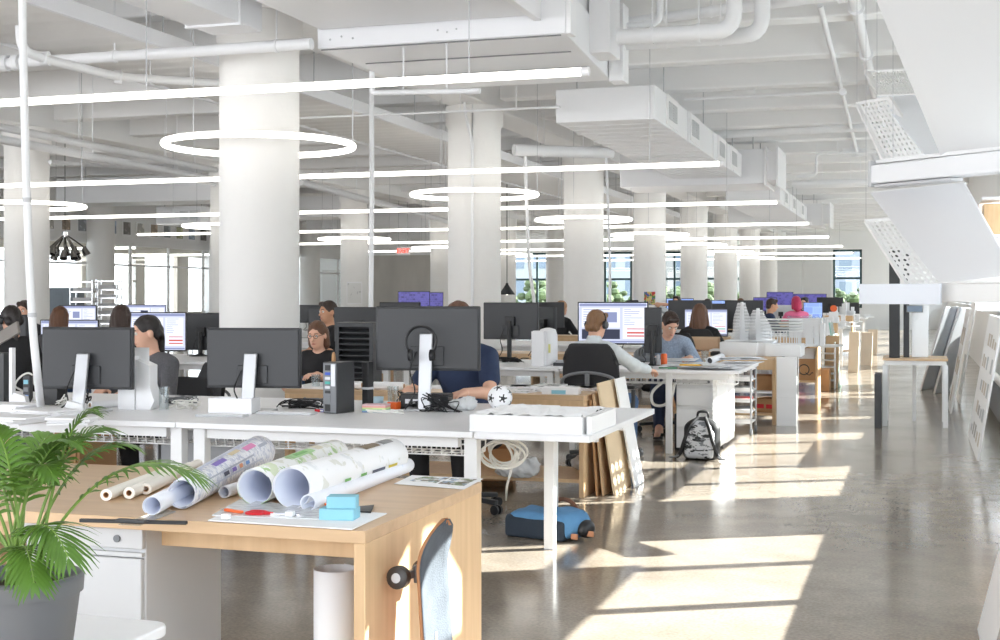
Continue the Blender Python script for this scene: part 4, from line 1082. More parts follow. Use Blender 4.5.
def person(lab, loc, rz, seat=.47, lean=8, hyaw=0, hpitch=12, hands=None, feet=None, shirt=None, sleeve='short', pants=None, shoes=None, hair='short', hairmat=None, skin=None, res=.012, face=False, scale=1.0, legs=True, collar=False, extras=()):
    """seated figure, facing local +Y; hands (right, left) are local targets"""
    skin = skin or M_skin; t = thing('person', lab, 'person', loc, rz, group='people at the desks'); t.scale = (scale,)*3
    A = lambda v: np.array(v, float)
    pel = V(0, 0, seat+.095); l = R(lean); up = V(0, math.sin(l), math.cos(l)); fw = V(0, math.cos(l), -math.sin(l))
    chest = pel+up*.30; neck = pel+up*.49; l2 = l*.6; up2 = V(0, math.sin(l2), math.cos(l2))
    HM = Matrix.Rotation(R(hyaw), 3, 'Z') @ Matrix.Rotation(-R(hpitch), 3, 'X')
    hb = neck+up2*.075; hc = hb+HM @ V(0, .022, .095)
    h = lambda x, y, z: hc+HM @ V(x, y, z)
    s = SDF(.03)
    # trunk
    s.ell(pel+V(0, -.01, .0), (.165, .125, .12)); s.cap(pel+up*.06, chest, .125, .13); s.ell(chest+up*.04, (.168, .115, .16), None)
    s.cap(neck-up*.055+V(.11, 0, 0), neck-up*.055-V(.11, 0, 0), .062)
    s.cap(neck-up*.02, hb+V(0, .01, .03), .054, .05)
    # head: skull, face, jaw, nose, ears, brow, lips
    s.ell(h(0, -.012, .025), (.076, .096, .09), HM, k=.02); s.ell(h(0, .022, -.035), (.06, .07, .085), HM, k=.03)
    s.ell(h(0, .048, -.088), (.034, .035, .028), HM, k=.03)
    s.cap(h(0, .088, .005), h(0, .112, -.03), .009, .014, k=.012)
    for q in (-1, 1):
        s.ell(h(q*.03, .098, .008), (.018, .014, .012), HM, k=.012, sub=True); s.ell(h(q*.079, -.005, -.012), (.012, .022, .034), HM, k=.008)
        s.cap(h(q*.014, .09, .026), h(q*.045, .078, .024), .008, .007, k=.012)
    s.cap(h(-.016, .09, -.066), h(.016, .09, -.066), .009, k=.01)
    hands = hands or [(.18, .42, seat+.29), (-.18, .42, seat+.29)]
    shs, els, wrs = [], [], []
    for q, hp in zip((1, -1), hands):
        sh = neck-up*.065+V(q*.175, 0, 0); wd = Vector(hp[:3])
        el, wr = ik(sh, wd, .29, .255, V(q*.55, -.35, -.8) if len(hp) < 4 else hp[3])
        s.cap(sh, el, .05, .04); s.cap(el, wr, .041, .027); shs.append(sh); els.append(el); wrs.append(wr)
        # hand: palm, four bent fingers of unequal length, thumb from the palm's side
        d = (wr-el).normalized(); d = V(d.x, d.y, d.z*.3-.12).normalized(); sd = d.cross(V(0, 0, 1)).normalized()*q; nn = sd.cross(d)*q
        pc = wr+d*.045; 
        s.rbox(pc, (.037, .045, .014), .012, Matrix((sd, d, sd.cross(d))).transposed(), k=.014)
        for i, (off, ln) in enumerate(((-.028, .07), (-.0095, .08), (.0095, .074), (.028, .058))):
            k0 = wr+d*.085+sd*off; k1 = k0+(d*.86-V(0, 0, 1)*.28).normalized()*ln*.5; k2 = k1+(d*.55-V(0, 0, 1)*.75).normalized()*ln*.55
            s.cap(k0, k1, .0095, .0085, k=.004); s.cap(k1, k2, .0085, .007, k=.003)
        tb = wr+d*.03-sd*.034; tm = tb+(d*.6-sd*.7-V(0, 0, .25)).normalized()*.04; s.cap(tb, tm, .012, .0105, k=.01); s.cap(tm, tm+(d*.95-sd*.1-V(0, 0, .3)).normalized()*.032, .010, .008, k=.004)
    hips, kn, an = [], [], []
    feet = feet or [(.12, .42, .075), (-.12, .36, .075)]
    if legs:
        for q, f in zip((1, -1), feet):
            hp = pel+V(q*.095, .02, -.03); k_, a_ = ik(hp, f, .43, .41, V(q*.12, .7, .7)); hips.append(hp); kn.append(k_); an.append(a_)
            s.cap(hp, k_, .085, .06); s.cap(k_, a_, .058, .036); s.cap(a_+V(0, -.02, -.03), a_+V(q*.02, .15, -.045), .036, .028)
    s.mesh('body', skin, res, t)
    # garments
    g = SDF(.03); e = .013
    g.ell(pel+V(0, -.01, .02), (.165+e, .125+e, .115)); g.cap(pel+up*.06, chest, .125+e, .13+e); g.ell(chest+up*.04, (.168+e, .115+e, .15+e))
    g.cap(neck-up*.055+V(.11, 0, 0), neck-up*.055-V(.11, 0, 0), .062+e)
    for sh, el, wr in zip(shs, els, wrs):
        if sleeve == 'long': g.cap(sh, el, .05+e, .042+e); g.cap(el, el.lerp(wr, .93), .042+e, .032+e*.7)
        elif sleeve == 'short': g.cap(sh, sh.lerp(el, .62), .052+e, .052+e)
        else: g.cap(sh, sh.lerp(el, .1), .05+e, .05+e)
    if collar: g.cap(neck-up*.01, neck+up*.03, .066, .064)
    g.cap(neck-up*.0, neck+up*.12, .05, .05, k=.004, sub=True)
    g.mesh('shirt', shirt or C_black, res, t)
    if legs:
        g = SDF(.025); g.ell(pel+V(0, -.01, -.02), (.172, .135, .105))
        for hp, k_, a_ in zip(hips, kn, an): g.cap(hp, k_, .085+e, .06+e); g.cap(k_, k_.lerp(a_, .86), .06+e, .05)
        g.mesh('trousers', pants or C_denim, res, t)
        for a_, q in zip(an, (1, -1)):
            g = SDF(.015)
            if shoes is C_sandal:
                g.rbox(a_+V(q*.01, .06, -.07), (.045, .135, .012), .01); g.cap(a_+V(-.045, .08, -.045), a_+V(.05, .09, -.045), .014); g.cap(a_+V(-.04, -.03, -.01), a_+V(.04, -.03, -.01), .012)
            else:
                g.cap(a_+V(0, -.03, -.03), a_+V(q*.02, .16, -.046), .044, .036); g.rbox(a_+V(q*.01, .06, -.07), (.044, .13, .012), .01)
            g.mesh('shoe', shoes or C_shoe, res*.8, t)
    # hair
    if hair:
        g = SDF(.02); o = 1.0
        g.ell(h(0, -.016, .034), (.083, .102, .092), HM)
        if hair == 'short':
            g.cap(h(-.036, -.066, -.045), h(.036, -.066, -.045), .037); g.cap(h(-.035, .055, .088), h(.035, .06, .09), .026)
        if hair in ('bob', 'long'):
            ln = -.13 if hair == 'bob' else -.30
            wd_ = 1.0 if hair == 'bob' else 1.45
            for q in (-1, 1): g.cap(h(q*.062, -.025, .02), hc+HM @ V(q*.07*wd_, -.035, 0)+V(0, -.02, ln*.75), .036, .034)
            g.cap(h(0, -.075, .03), hc+HM @ V(0, -.085, 0)+V(0, -.035, ln), .06, .05); g.cap(h(-.04, -.075, .0), hc+HM @ V(-.045, -.08, 0)+V(0, -.03, ln*.9), .045, .035); g.cap(h(.04, -.075, .0), hc+HM @ V(.045, -.08, 0)+V(0, -.03, ln*.9), .045, .035)
        if hair in ('bun', 'tied'):
            g.cap(h(-.04, -.07, -.03), h(.04, -.07, -.03), .04)
            if hair == 'bun': g.ell(h(0, -.118, .0), (.04, .035, .04), HM)
            else: g.cap(h(0, -.105, .0), hc+HM @ V(0, -.12, 0)+V(0, 0, -.2), .03, .018)
        g.ell(h(0, .085, -.035), (.066, .062, .10), HM, k=.015, sub=True)
        if hair in ('short', 'bun', 'tied'):
            for q in (-1, 1): g.ell(h(q*.09, .02, -.05), (.03, .034, .05), HM, k=.012, sub=True)
        g.mesh('hair', hairmat or H_dkbr, res*.8, t, disp=lambda g_: .0028*np.sin(g_[..., 0]*150+2*np.sin(g_[..., 2]*22)+np.sin(g_[..., 1]*60))*np.cos(g_[..., 1]*40))
    if face:
        for q in (-1, 1):
            ey = MB().ball(h(q*.03, .083, .006), .0125, 8).build('eye', M_eyew, t); MB().ball(h(q*.03, .0915, .005), .0062, 6).build('iris', M_iris, ey)
            MB().tube([h(q*.015, .0985, .027), h(q*.032, .097, .033), h(q*.047, .086, .028)], .0032, 6).build('eyebrow', hairmat or H_dkbr, t)
        MB().tube([h(-.02, .094, -.066), h(0, .1015, -.064), h(.02, .094, -.066)], [.003, .006, .003], 8).build('lips', M_lip, t)
    if 'headphones' in extras:
        hp = MB().tube([h(.088*math.sin(a), -.01, .02+.094*math.cos(a)) for a in np.linspace(-1.62, 1.62, 18)], .008, 8).build('headphones', M_black, t)
        for q in (-1, 1): MB().lathe([(.02, 0), (.036, .004), (.036, .022), (.03, .03)], 18, Matrix.Translation(h(q*.078, -.008, -.008)) @ (HM.to_4x4() @ Matrix.Rotation(q*PI/2, 4, 'Y'))).build('ear_cup', M_dark, hp)
    if 'glasses' in extras:
        gl = MB()
        for q in (-1, 1): gl.tube([h(q*.031+.02*math.cos(a), .106, .004+.016*math.sin(a)) for a in np.arange(14)*2*PI/14], .002, 5, closed=True)
        gl.tube([h(-.011, .107, .006), h(.011, .107, .006)], .002, 5)
        for q in (-1, 1): gl.tube([h(q*.05, .104, .008), h(q*.083, .0, .005)], .002, 5)
        gl.build('eyeglasses', M_dark, t)
    if 'cap' in extras:
        g = SDF(.015); g.ell(h(0, -.014, .045), (.088, .108, .095), HM); g.ell(h(0, .03, -.07), (.12, .14, .09), HM, k=.01, sub=True); g.mesh('knit_hat', H_pink, res*.8, t)
    return t
def seatp(px, Y): p = on_y(px, VY, Y); return (p.x, Y, 0)
FACE_CAM = PI
# 1 woman in grey sweater, far side of the first row
x, y, _ = seatp(160, 7.95)
person('woman with tied black hair and grey sweater looking down at her desk', (x, y, 0), PI-R(14), lean=9, seat=.45, hyaw=-26, hpitch=10, hands=[(.14, .40, .79), (-.16, .40, .79)], shirt=C_gray, sleeve='long', pants=C_black, hair='tied', hairmat=H_black, skin=M_skin, res=.008, face=True, scale=.95)
GREY = (x, y+.02); 0 and chair('black office chair holding the woman in a grey sweater', x, y+.02, PI-R(10))
# 2 man in navy T-shirt behind the headphone-hung monitor
x, y, _ = seatp(468, 7.93)
person('man in navy T-shirt leaning on the desk behind the headphone-hung monitor', (x, y, 0), PI-R(4), lean=12, seat=.47, hyaw=6, hpitch=24, hands=[(.20, .44, .79), (-.20, .52, .79)], shirt=C_navy, sleeve='short', pants=C_black, hair='short', hairmat=H_br, res=.008, face=True, scale=1.02)
c_navy = chair('black office chair holding the man in a navy T-shirt', x-.08, y+.05, PI)
# 3 man with headphones, seen from behind
x, y, _ = seatp(592, 10.62)
person('man with black headphones and pale shirt seen from behind at his monitor', (x, y, 0), R(-6), lean=6, seat=.44, hyaw=-14, hpitch=14, hands=[(.34, .52, .775), (-.1, .46, .775)], feet=[(.22, .42, .085), (.02, .36, .085)], shirt=C_white, sleeve='long', pants=C_denim, shoes=C_shoe, hair='short', hairmat=H_lbr, res=.008, collar=True, extras=('headphones',), scale=.97)
chair('black office chair holding the man with headphones, its back to us', x_at(600, 10.55), 10.55, R(-4))
# 4 long-haired woman
x, y, _ = seatp(699, 15.55)
person('woman with long chestnut hair in a black top facing her monitor', (x, y, 0), R(-4), lean=4, seat=.45, hyaw=8, hpitch=6, hands=[(.2, .5, .77), (-.2, .5, .77)], shirt=C_black, sleeve='long', pants=C_black, hair='long', hairmat=H_br, res=.010, scale=.98)
chair('black office chair holding the long-haired woman', x, y, 0)
# 5 woman in glasses, 6 man behind her
x, y, _ = seatp(322, 10.15)
person('woman in glasses and sleeveless black top facing us beside the nearest column', (x, y, 0), PI+R(8), lean=10, seat=.40, hyaw=-6, hpitch=12, hands=[(.16, .42, .74), (-.1, .46, .80)], shirt=C_black, sleeve='none', pants=C_black, hair='bob', hairmat=H_br, skin=M_skin, res=.009, face=True, extras=('glasses',), scale=.93)
x, y, _ = seatp(333, 13.35)
person('dark-haired man in black half hidden behind the woman in glasses', (x, y, 0), PI-R(40), lean=4, seat=.46, hyaw=10, hpitch=4, shirt=C_black, hair='short', hairmat=H_dkbr, skin=M_skin2, res=.012, face=True)
# 7-9 heads seen from behind at the left
x, y, _ = seatp(119, 10.72)
person('dark-haired woman seen from behind, right of the woven screen tops', (x, y, 0), R(10), lean=4, seat=.43, hpitch=6, hyaw=5, shirt=C_black, sleeve='long', pants=C_black, hair='bob', hairmat=H_dkbr, res=.011)
x, y, _ = seatp(58, 11.2)
person('brown-haired worker seen from behind before a violet screen', (x, y, 0), R(14), lean=4, seat=.46, hpitch=4, shirt=C_gray, sleeve='long', hair='bob', hairmat=H_br, res=.012, scale=.96)
x, y, _ = seatp(15, 9.6)
person('dark-haired woman in black at the far left, turned away, with headphones', (x, y, 0), R(60), lean=6, seat=.43, hpitch=10, hyaw=0, shirt=C_black, sleeve='long', pants=C_black, hair='tied', hairmat=H_black, res=.011, extras=('headphones',), hands=[(.2, .38, .74), (-.1, .4, .74)])
x, y, _ = seatp(27, 13.2)
person('brown-haired person facing us beside the power pole at far left', (x, y, 0), PI+R(10), lean=4, seat=.46, hpitch=6, shirt=C_black, hair='short', hairmat=H_dkbr, res=.012, face=True)
# 10-13 far figures
x, y, _ = seatp(766, 24.0)
person('man in navy shirt turned sideways beyond the white tower models', (x, y, 0), R(-70), lean=8, seat=.48, hpitch=10, shirt=C_navy, sleeve='long', hair='short', hairmat=H_dkbr, skin=M_skin2, res=.016, hands=[(.2, .40, .80), (-.1, .42, .80)])
x, y, _ = seatp(797, 25.9)
person('person in a pink knit hat and pink top far along the aisle', (x, y, 0), R(20), lean=4, seat=.50, hpitch=4, shirt=pmat('pink_top', rgb(232, 120, 160), .8), hair='bob', hairmat=H_pink, extras=('cap',), res=.016)
x, y, _ = seatp(806, 29.6)
person('dark-haired person next to the pink hat, farther down the aisle', (x, y, 0), R(160), lean=4, seat=.50, hpitch=8, shirt=C_black, hair='short', hairmat=H_black, res=.018)
x, y, _ = seatp(559, 20.9)
person('fair-haired woman in black seen from behind right of the black stand monitor', (x, y, 0), R(-30), lean=4, seat=.44, hpitch=6, shirt=C_black, sleeve='long', hair='bob', hairmat=H_blond, res=.015)
x, y, _ = seatp(676, 25.7)
person('person with elbows raised and hands behind the head by the fourth column', (x, y, 0), R(170), lean=-6, seat=.52, hpitch=-4, shirt=C_white, sleeve='short', hair='short', hairmat=H_dkbr, res=.015, hands=[(.14, -.04, 1.22, V(1, .4, .4)), (-.14, -.04, 1.22, V(-1, .4, .4))])
x, y, _ = seatp(668, 13.25)
person('person in blue checked shirt bent over the desk behind the bicycle helmet', (x, y, 0), PI+R(10), lean=30, seat=.45, hyaw=20, hpitch=34, hands=[(.18, .52, .785), (-.22, .55, .785)], feet=[(.08, .78, .085), (-.16, .7, .085)], shirt=C_plaid, sleeve='long', pants=C_dkden, shoes=C_sandal, hair='short', hairmat=H_dkbr, res=.010, face=True)
chair('black office chair of the person bent over behind the helmet', x, y+.03, PI)
x, y, _ = seatp(708, 29.6)
person('dark-haired head just above the blue screen between far columns', (x, y, 0), PI, lean=4, seat=.46, hpitch=6, shirt=C_gray, hair='short', hairmat=H_dkbr, res=.018, face=True)
x, y, _ = seatp(741, 29.8)
person('brown-haired head just above the pale blue screen by the sixth column', (x, y, 0), PI, lean=4, seat=.47, hpitch=6, shirt=C_navy, hair='short', hairmat=H_br, res=.018, face=True)
# spare chairs in view
for lab, px, Y, rz in (('black office chair right of the woman in a grey sweater, empty', 184, 8.5, R(150)), ('office chair whose casters show behind the oak desk', 494, 6.2, R(40))):
    if 'casters' in lab: p = V(x_at(484, 6.75), 6.75, 0); continue
    p = on_y(px, VY, Y); c_ = chair(lab, p.x, Y, rz); c_.scale = (.88,)*3
c_grey = chair('black office chair holding the woman in a grey sweater', GREY[0], GREY[1], PI-R(10))
for ch in list(c_grey.children)+list(c_navy.children):
    if ch.name.split('.')[0] in ('backrest', 'back_support'): ch.scale.z = .8
for i, (px, Y, rz, nm) in enumerate(((690, 21.2, 0, 'fourth'), (755, 21.3, 0.3, 'fourth, nearer the aisle'), (735, 26.8, 0, 'fifth'), (640, 21.2, .2, 'fourth, by the fourth column'))):
    p = on_y(px, VY, Y); chair('black office chair pulled up to desk row %s' % nm, p.x, Y, rz)
# ================================================================== things on the first desk row
ZW = .74
def od(px, py, z=ZW): return on_z(px, py, z)
def poly_thing(name, lab, cat, loc, rz, part, poly, t0, t1, mat, grp=None, bevel=.003, M=None):
    t = thing(name, lab, cat, loc, rz, grp); MB().prism(poly, t0, t1, M).build(part, mat, t, bevel=bevel); return t
RX = Matrix.Rotation(PI/2, 4, 'X')     # XY polygon -> XZ plane
# white file holder
t = thing('file_holder', 'white angular magazine file standing beside the grey-sweater woman', 'file holder', od(139, 409), R(8))
MB().prism([(-.1, 0), (0, 0), (0, .305), (-.085, .305), (-.1, .29)], -.06, .06, RX).build('tall_box', M_white, t, bevel=.002)
MB().prism([(.003, 0), (.09, 0), (.115, .05), (.085, .14), (.085, .25), (.003, .285)], -.06, .05, RX).build('slanted_box', M_white, t, bevel=.002)
t = thing('paper_stack', 'white card sheet standing in the top of the magazine file', 'paper', od(139, 409)+V(-.01, 0, .10), R(8)); MB().box(-.03, .07, .0, .004, 0, .25).build('card', M_paper, t)
# paper roll with brown core
a = od(90, 405, ZW+.022); b = od(146, 401, ZW+.022)
t = thing('paper_roll', 'white paper roll with a brown core lying before the silver stand', 'paper roll', a, group='rolls on the first desk row')
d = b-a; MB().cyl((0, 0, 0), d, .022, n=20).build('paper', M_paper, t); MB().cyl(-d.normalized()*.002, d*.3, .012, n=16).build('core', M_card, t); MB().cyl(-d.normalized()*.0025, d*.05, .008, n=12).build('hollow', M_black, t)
# loose white paper piles at the left
rr = random.Random(3)
for i, (px, py, w, dd, nm) in enumerate(((14, 423, .26, .2, 'leftmost, at the frame edge'), (46, 416, .28, .2, 'beside the flexible power pole'), (70, 424, .2, .16, 'in front of the flexible power pole'), (8, 410, .3, .18, 'behind the leftmost pile'))):
    t = thing('paper_stack', 'loose pile of white papers, %s' % nm, 'paper', od(px, py), rr.uniform(-.3, .3), 'paper piles on the first desk row')
    for j in range(4):
        MB().box(-w/2, w/2, -dd/2, dd/2, 0, .009, M=Matrix.Translation((rr.uniform(-.02, .02), rr.uniform(-.02, .02), j*.0095)) @ Matrix.Rotation(rr.uniform(-.25, .25), 4, 'Z')).build('sheet', M_paper, t)
# small folded paper bits
for i, (px, py, nm) in enumerate(((22, 404, 'by the socket block'), (75, 413, 'beside the paper roll'))):
    t = thing('paper_model', 'small folded white card model %s' % nm, 'model', od(px, py), .3*i, 'folded card models'); MB().prism([(-.06, 0), (.06, 0), (.05, .05), (-.03, .07)], -.04, .04, RX).build('shell', M_foam, t)
# socket block and cable at the pole
t = thing('socket_block', 'dark upright socket block with coloured plugs beside the power pole', 'power strip', od(28, 404), R(10))
MB().box(-.022, .022, -.02, .02, 0, .17).build('housing', M_dark, t, bevel=.003)
for i, c in enumerate((S_blue, M_gray, M_sky)): MB().box(-.015, .012, -.026, -.019, .03+.045*i, .055+.045*i).build('plug', c, t)
o = MB().tube(wob([od(40, 405), od(24, 400)+V(0, 0, .05), od(15, 402)+V(0, 0, .1), od(22, 402)+V(0, 0, .16), od(31, 402)+V(0, 0, .17), od(38, 404)+V(0, 0, .1), od(39, 406)]), .006, 8).build('white_cable', M_wcable); tag(o, 'thick white cable looping around the socket block', 'cable')
t = thing('drawing_display', 'grey-brown tilted drawing display at the left frame edge', 'display', od(4, 402), R(-8))
MB().hexa([(-.22, 0, .27), (.12, 0, .42), (.07, .03, .47+.02), (-.22, .03, .36)], (0, .02, .0)).build('panel', pmat('taupe_plastic', rgb(128, 122, 116), .5), t, bevel=.004)
MB().box(-.12, .02, -.02, .03, 0, .3).build('stand', M_dark, t, bevel=.004); MB().box(.05, .075, -.01, .02, 0, .33).build('post', M_white, t, bevel=.002)
t = thing('storage_box', 'black box under the middle grey monitor beside the pole', 'box', od(50, 405)); MB().box(-.05, .05, 0, .1, 0, .1).build('box', M_black, t, bevel=.003)
def tumbler(lab, loc, h=.11, r=.034, pens=0):
    t = thing('glass_tumbler', lab, 'glass', loc, group='glass tumblers')
    MB().lathe([(r*.9, 0), (r, h), (r-.003, h), (r*.9-.003, .01), (.001, .01)], 20, caps=False).build('glass', M_drink, t)
    return t
tumbler('clear glass tumbler beside the white magazine file', od(164, 410), .13, .03)
tumbler('clear glass tumbler in front of the louvred tower', od(393, 405), .11, .034)
tumbler('clear glass tumbler on the papers of the second desk row', od(705, 362), .11, .036)
tumbler('clear glass tumbler in front of the woman in glasses', od(316, 388, .70), .1, .034)
# heap of cables and adapters
def tangle(lab, px, py, sx, sy, n, mat, seed, r=.0035, hz=.05, name='cable_bundle', z=ZW):
    q = random.Random(seed); t = thing(name, lab, 'cables', od(px, py, z), group='cable tangles')
    for i in range(n):
        pts = [(q.uniform(-sx, sx), q.uniform(-sy, sy), q.uniform(r, hz)) for _ in range(6)]; pts[0] = (pts[0][0], pts[0][1], r); pts[-1] = (pts[-1][0], pts[-1][1], r)
        MB().tube(wob(pts, 6), r, 6).build('cable', mat, t)
    return t
tangle('pale cables and adapters heaped between the file holder and white box', 186, 409, .10, .07, 7, M_wcable, 1)
tangle('black cables heaped beneath the middle grey monitor', 300, 408, .14, .06, 7, M_cable, 2)
tangle('black cables tangled before the headphone-hung monitor', 428, 409, .15, .07, 9, M_cable, 3)
tangle('white cable loops lying before the colour swatch pad', 385, 413, .12, .03, 4, M_wcable, 4, .004, .02)
tangle('black cables hanging around the leftmost silver stand', 82, 404, .05, .03, 5, M_cable, 5, .0035, .14)
tangle('black cables under the black stand monitor', 508, 362, .2, .08, 8, M_cable, 6)
tangle('white cable and adapters under the leftmost silver stand', 63, 405, .04, .03, 4, M_wcable, 7, .004, .06)
tangle('black cables spilling over the docking box front', 440, 412, .12, .03, 7, M_cable, 11, .003, .1)
tangle('black cables behind the colour swatch pad', 408, 407, .07, .05, 6, M_cable, 12, .003, .09)
tangle('grey adapters and cables between white card box and computer tower', 312, 405, .1, .06, 6, M_gray, 13, .004, .05)
tangle('dark cables and clips left of the white card box', 180, 404, .12, .05, 7, M_gray, 14, .003, .06)
# white card box and flat tablets
t = thing('card_box', 'white open card box lying before the nearest-column monitor', 'box', od(230, 414), R(6))
MB().box(-.125, .125, -.003, .003, 0, .085).box(-.125, .125, .12, .126, 0, .085).box(-.125, -.119, 0, .12, 0, .085).box(.119, .125, 0, .12, 0, .085).box(-.125, .125, 0, .12, 0, .005).build('walls', M_white, t)
for lab, px, py, w, dd in (('thin grey tablet lying before the white card box', 222, 416.5, .14, .035), ('white keyboard tray lying in front of the computer tower', 287, 414, .16, .05)):
    t = thing('flat_tablet', lab, 'tablet', od(px, py), R(4), 'tablets on the first desk row'); MB().box(-w, w, -dd, dd, 0, .012).build('slab', M_lgray, t, bevel=.003); MB().box(-w*.95, w*.95, -dd*.85, dd*.85, .012, .0135).build('face', M_white, t)
for i, (c, px) in enumerate(((M_red, 315), (pmat('blue_plastic', rgb(60, 70, 190), .4), 318.5))):
    t = thing('marker_pen', '%s marker cap beside the computer tower' % ('red', 'blue')[i], 'marker', od(px, 412), 0, 'marker caps'); MB().cyl((0, 0, .008), (.03, .005, .008), .008, n=10).build('cap', c, t); MB().cyl((.03, .005, .008), (.045, .008, .008), .006, n=10).build('barrel', M_white, t)
# computer tower
c = od(330, 413.5); t = thing('computer_tower', 'slim black computer tower showing its ports beside the middle monitor', 'computer', c, R(-15))
MB().box(-.05, .05, 0, .15, 0, .28).build('case', M_dark, t, bevel=.004)
MB().box(-.045, .045, -.004, .001, .005, .275).build('rear_plate', M_gray, t)
for z0, z1, c_ in ((.012, .05, M_black), (.06, .1, M_gray), (.11, .125, M_black), (.135, .15, M_silver), (.16, .175, pmat('port_teal', rgb(70, 160, 150), .5)), (.185, .2, M_silver), (.21, .225, pmat('port_blue', rgb(60, 90, 190), .5)), (.235, .265, M_black)):
    MB().box(-.03, .005, -.007, -.003, z0, z1).build('port', c_, t)
MB().box(.012, .04, -.006, -.003, .15, .27).build('slot_cover', M_silver, t)
o = MB().prism([(-.008, 0), (.008, 0), (.006, .04), (0, .052), (-.006, .04)], 0, .02, RX).build('wooden_peg', M_card, loc=c+V(-.02, .1, .281)); tag(o, 'small brown wooden peg standing on the computer tower', 'peg')
# louvred tower on the storage table
c = od(354, 392, .70); t = thing('louvred_tower', 'black louvred computer cabinet standing behind the computer tower', 'computer', V(on_y(354, VY, 9.0).x, 9.0, .70), R(10))
MB().box(-.145, -.115, 0, .3, 0, .46).box(.115, .145, 0, .3, 0, .46).build_each('side_panel', M_dark, t, bevel=.004)
MB().box(-.145, .145, 0, .3, .45, .485).build('top_panel', M_dark, t, bevel=.004); MB().box(-.115, .115, .1, .29, .01, .45).build('core', M_black, t)
for i in range(10): MB().hexa([(-.115, 0, .02+i*.043), (.115, 0, .02+i*.043), (.115, .06, .045+i*.043), (-.115, .06, .045+i*.043)], (0, 0, .006)).build('louvre', M_dark, t)
# speaker stick, cup, pad, notes
t = thing('desk_speaker', 'slim black upright speaker with a pale band left of the swatch pad', 'speaker', od(365, 411), R(-15))
MB().box(-.022, .022, 0, .05, 0, .275).build('body', M_black, t, bevel=.003); MB().box(-.0225, .0225, -.001, .0505, .12, .133).build('band', M_lgray, t)
t = thing('cup', 'pale blue paper cup behind the colour swatch pad', 'cup', od(378, 406)); MB().lathe([(.026, 0), (.034, .055), (.031, .055), (.024, .004), (.001, .004)], 20, caps=False).build('cup_wall', pmat('pale_blue_card', rgb(190, 214, 226), .6), t)
t = thing('swatch_pad', 'stack of coloured swatch sheets beside the slim black speaker', 'swatches', od(376, 412), R(4))
for i, cc in enumerate(((126, 150, 190), (150, 200, 170), (214, 226, 160), (232, 170, 160), (226, 190, 196))): MB().box(-.068, .068, -.04, .05, .009*i, .009*i+.0085).build('swatch', pmat('swatch%d' % i, rgb(*cc), .7), t)
t = thing('note_pad', 'small orange note pad beside the swatch sheets', 'note pad', od(394, 409), R(-12)); MB().box(-.03, .03, -.025, .025, 0, .04).build('pad', M_orange, t, bevel=.001)
t = thing('docking_station', 'black docking box with silver ports at the foot of the headphone-hung monitor', 'computer', od(424, 409), R(6))
MB().box(-.14, .14, 0, .13, .0, .085).build('case', M_black, t, bevel=.006)
for i in range(5): MB().box(-.11+.045*i, -.08+.045*i, -.004, .002, .03, .055).build('port', M_silver, t)
# headphones hung on the silver stand
mp = on_y(428, VY, 6.95); c = V(mp.x+.025, 6.95-.175, 1.19)
t = thing('headphones', 'black headphones hung over the silver stand of the man in navy', 'headphones', c, R(10))
MB().tube([(.085*math.sin(a), .03*abs(math.cos(a))*0, .085*math.cos(a)-.06) for a in np.linspace(-2.3, 2.3, 26)], .008, 8).build('headband', M_black, t)
for q in (-1, 1): MB().lathe([(.02, -.014), (.032, -.01), (.032, .012), (.026, .016)], 18, Matrix.Translation((q*.06, 0, -.135)) @ Matrix.Rotation(PI/2, 4, 'Y')).build('ear_cup', M_black, t)
# plastic wraps, ball
t = thing('plastic_bag', 'crumpled clear plastic bag right of the docking box', 'bag', od(462, 410))
s = SDF(.02); s.ell((0, 0, .03), (.085, .05, .035)).ell((.04, .01, .045), (.04, .04, .035)); s.mesh('film', M_plastic, .007, t, disp=lambda g: .008*np.sin(g[..., 0]*160)*np.sin(g[..., 1]*140+2)*np.sin(g[..., 2]*150))
def soccer(lab, c, r_):
    t = thing('football', lab, 'ball', c); phi = (1+5**.5)/2
    ico = [V(0, a, b*phi).normalized() for a in (-1, 1) for b in (-1, 1)]+[V(a, b*phi, 0).normalized() for a in (-1, 1) for b in (-1, 1)]+[V(b*phi, 0, a).normalized() for a in (-1, 1) for b in (-1, 1)]
    MB().ball((0, 0, 0), r_, 18).build('shell', M_white, t)
    for n in ico:
        u = n.orthogonal().normalized(); w_ = n.cross(u)
        MB().prism([(0, 0)], 0, 0) if 0 else None
        vs = [n*r_*1.03]+[((n*.92+(u*math.cos(a)+w_*math.sin(a))*.36).normalized())*r_*1.012 for a in np.arange(5)*2*PI/5]
        MB()._add(vs, [(0, i+1, (i+1) % 5+1) for i in range(5)]).build('black_patch', M_black, t)
    return t
soccer('white and black football on the desk beside the man in navy', od(500, 410, ZW)+V(0, .0, .07), .07)
# white terrain tray on the end table
t = thing('terrain_model', 'white walled tray holding a rough white terrain model', 'model', (-1.745, 6.14, .742))
MB().box(-.28, .27, -.27, .27, 0, .012).build('base', M_foam, t)
for a in ((-.28, .27, -.27, -.258), (-.28, .27, .258, .27), (-.28, -.268, -.258, .258), (.258, .27, -.258, .258)): MB().box(a[0], a[1], a[2], a[3], .012, .08).build('tray_wall', M_foam, t, bevel=.001)
q = random.Random(9); hs = [[q.uniform(.074, .092) for _ in range(18)] for _ in range(18)]
MB().surf(lambda u, v: (-.268+.526*u, -.258+.516*v, hs[min(17, int(v*17.01))][min(17, int(u*17.01))]), 17, 17).build('terrain', M_foam, t, smooth=False)
t = thing('tray_box', 'narrow white box beside the terrain tray at the table end', 'model', (-1.745, 6.14, .742)); MB().box(.285, .31, -.25, .26, 0, .082).build('box', M_foam, t, bevel=.002)
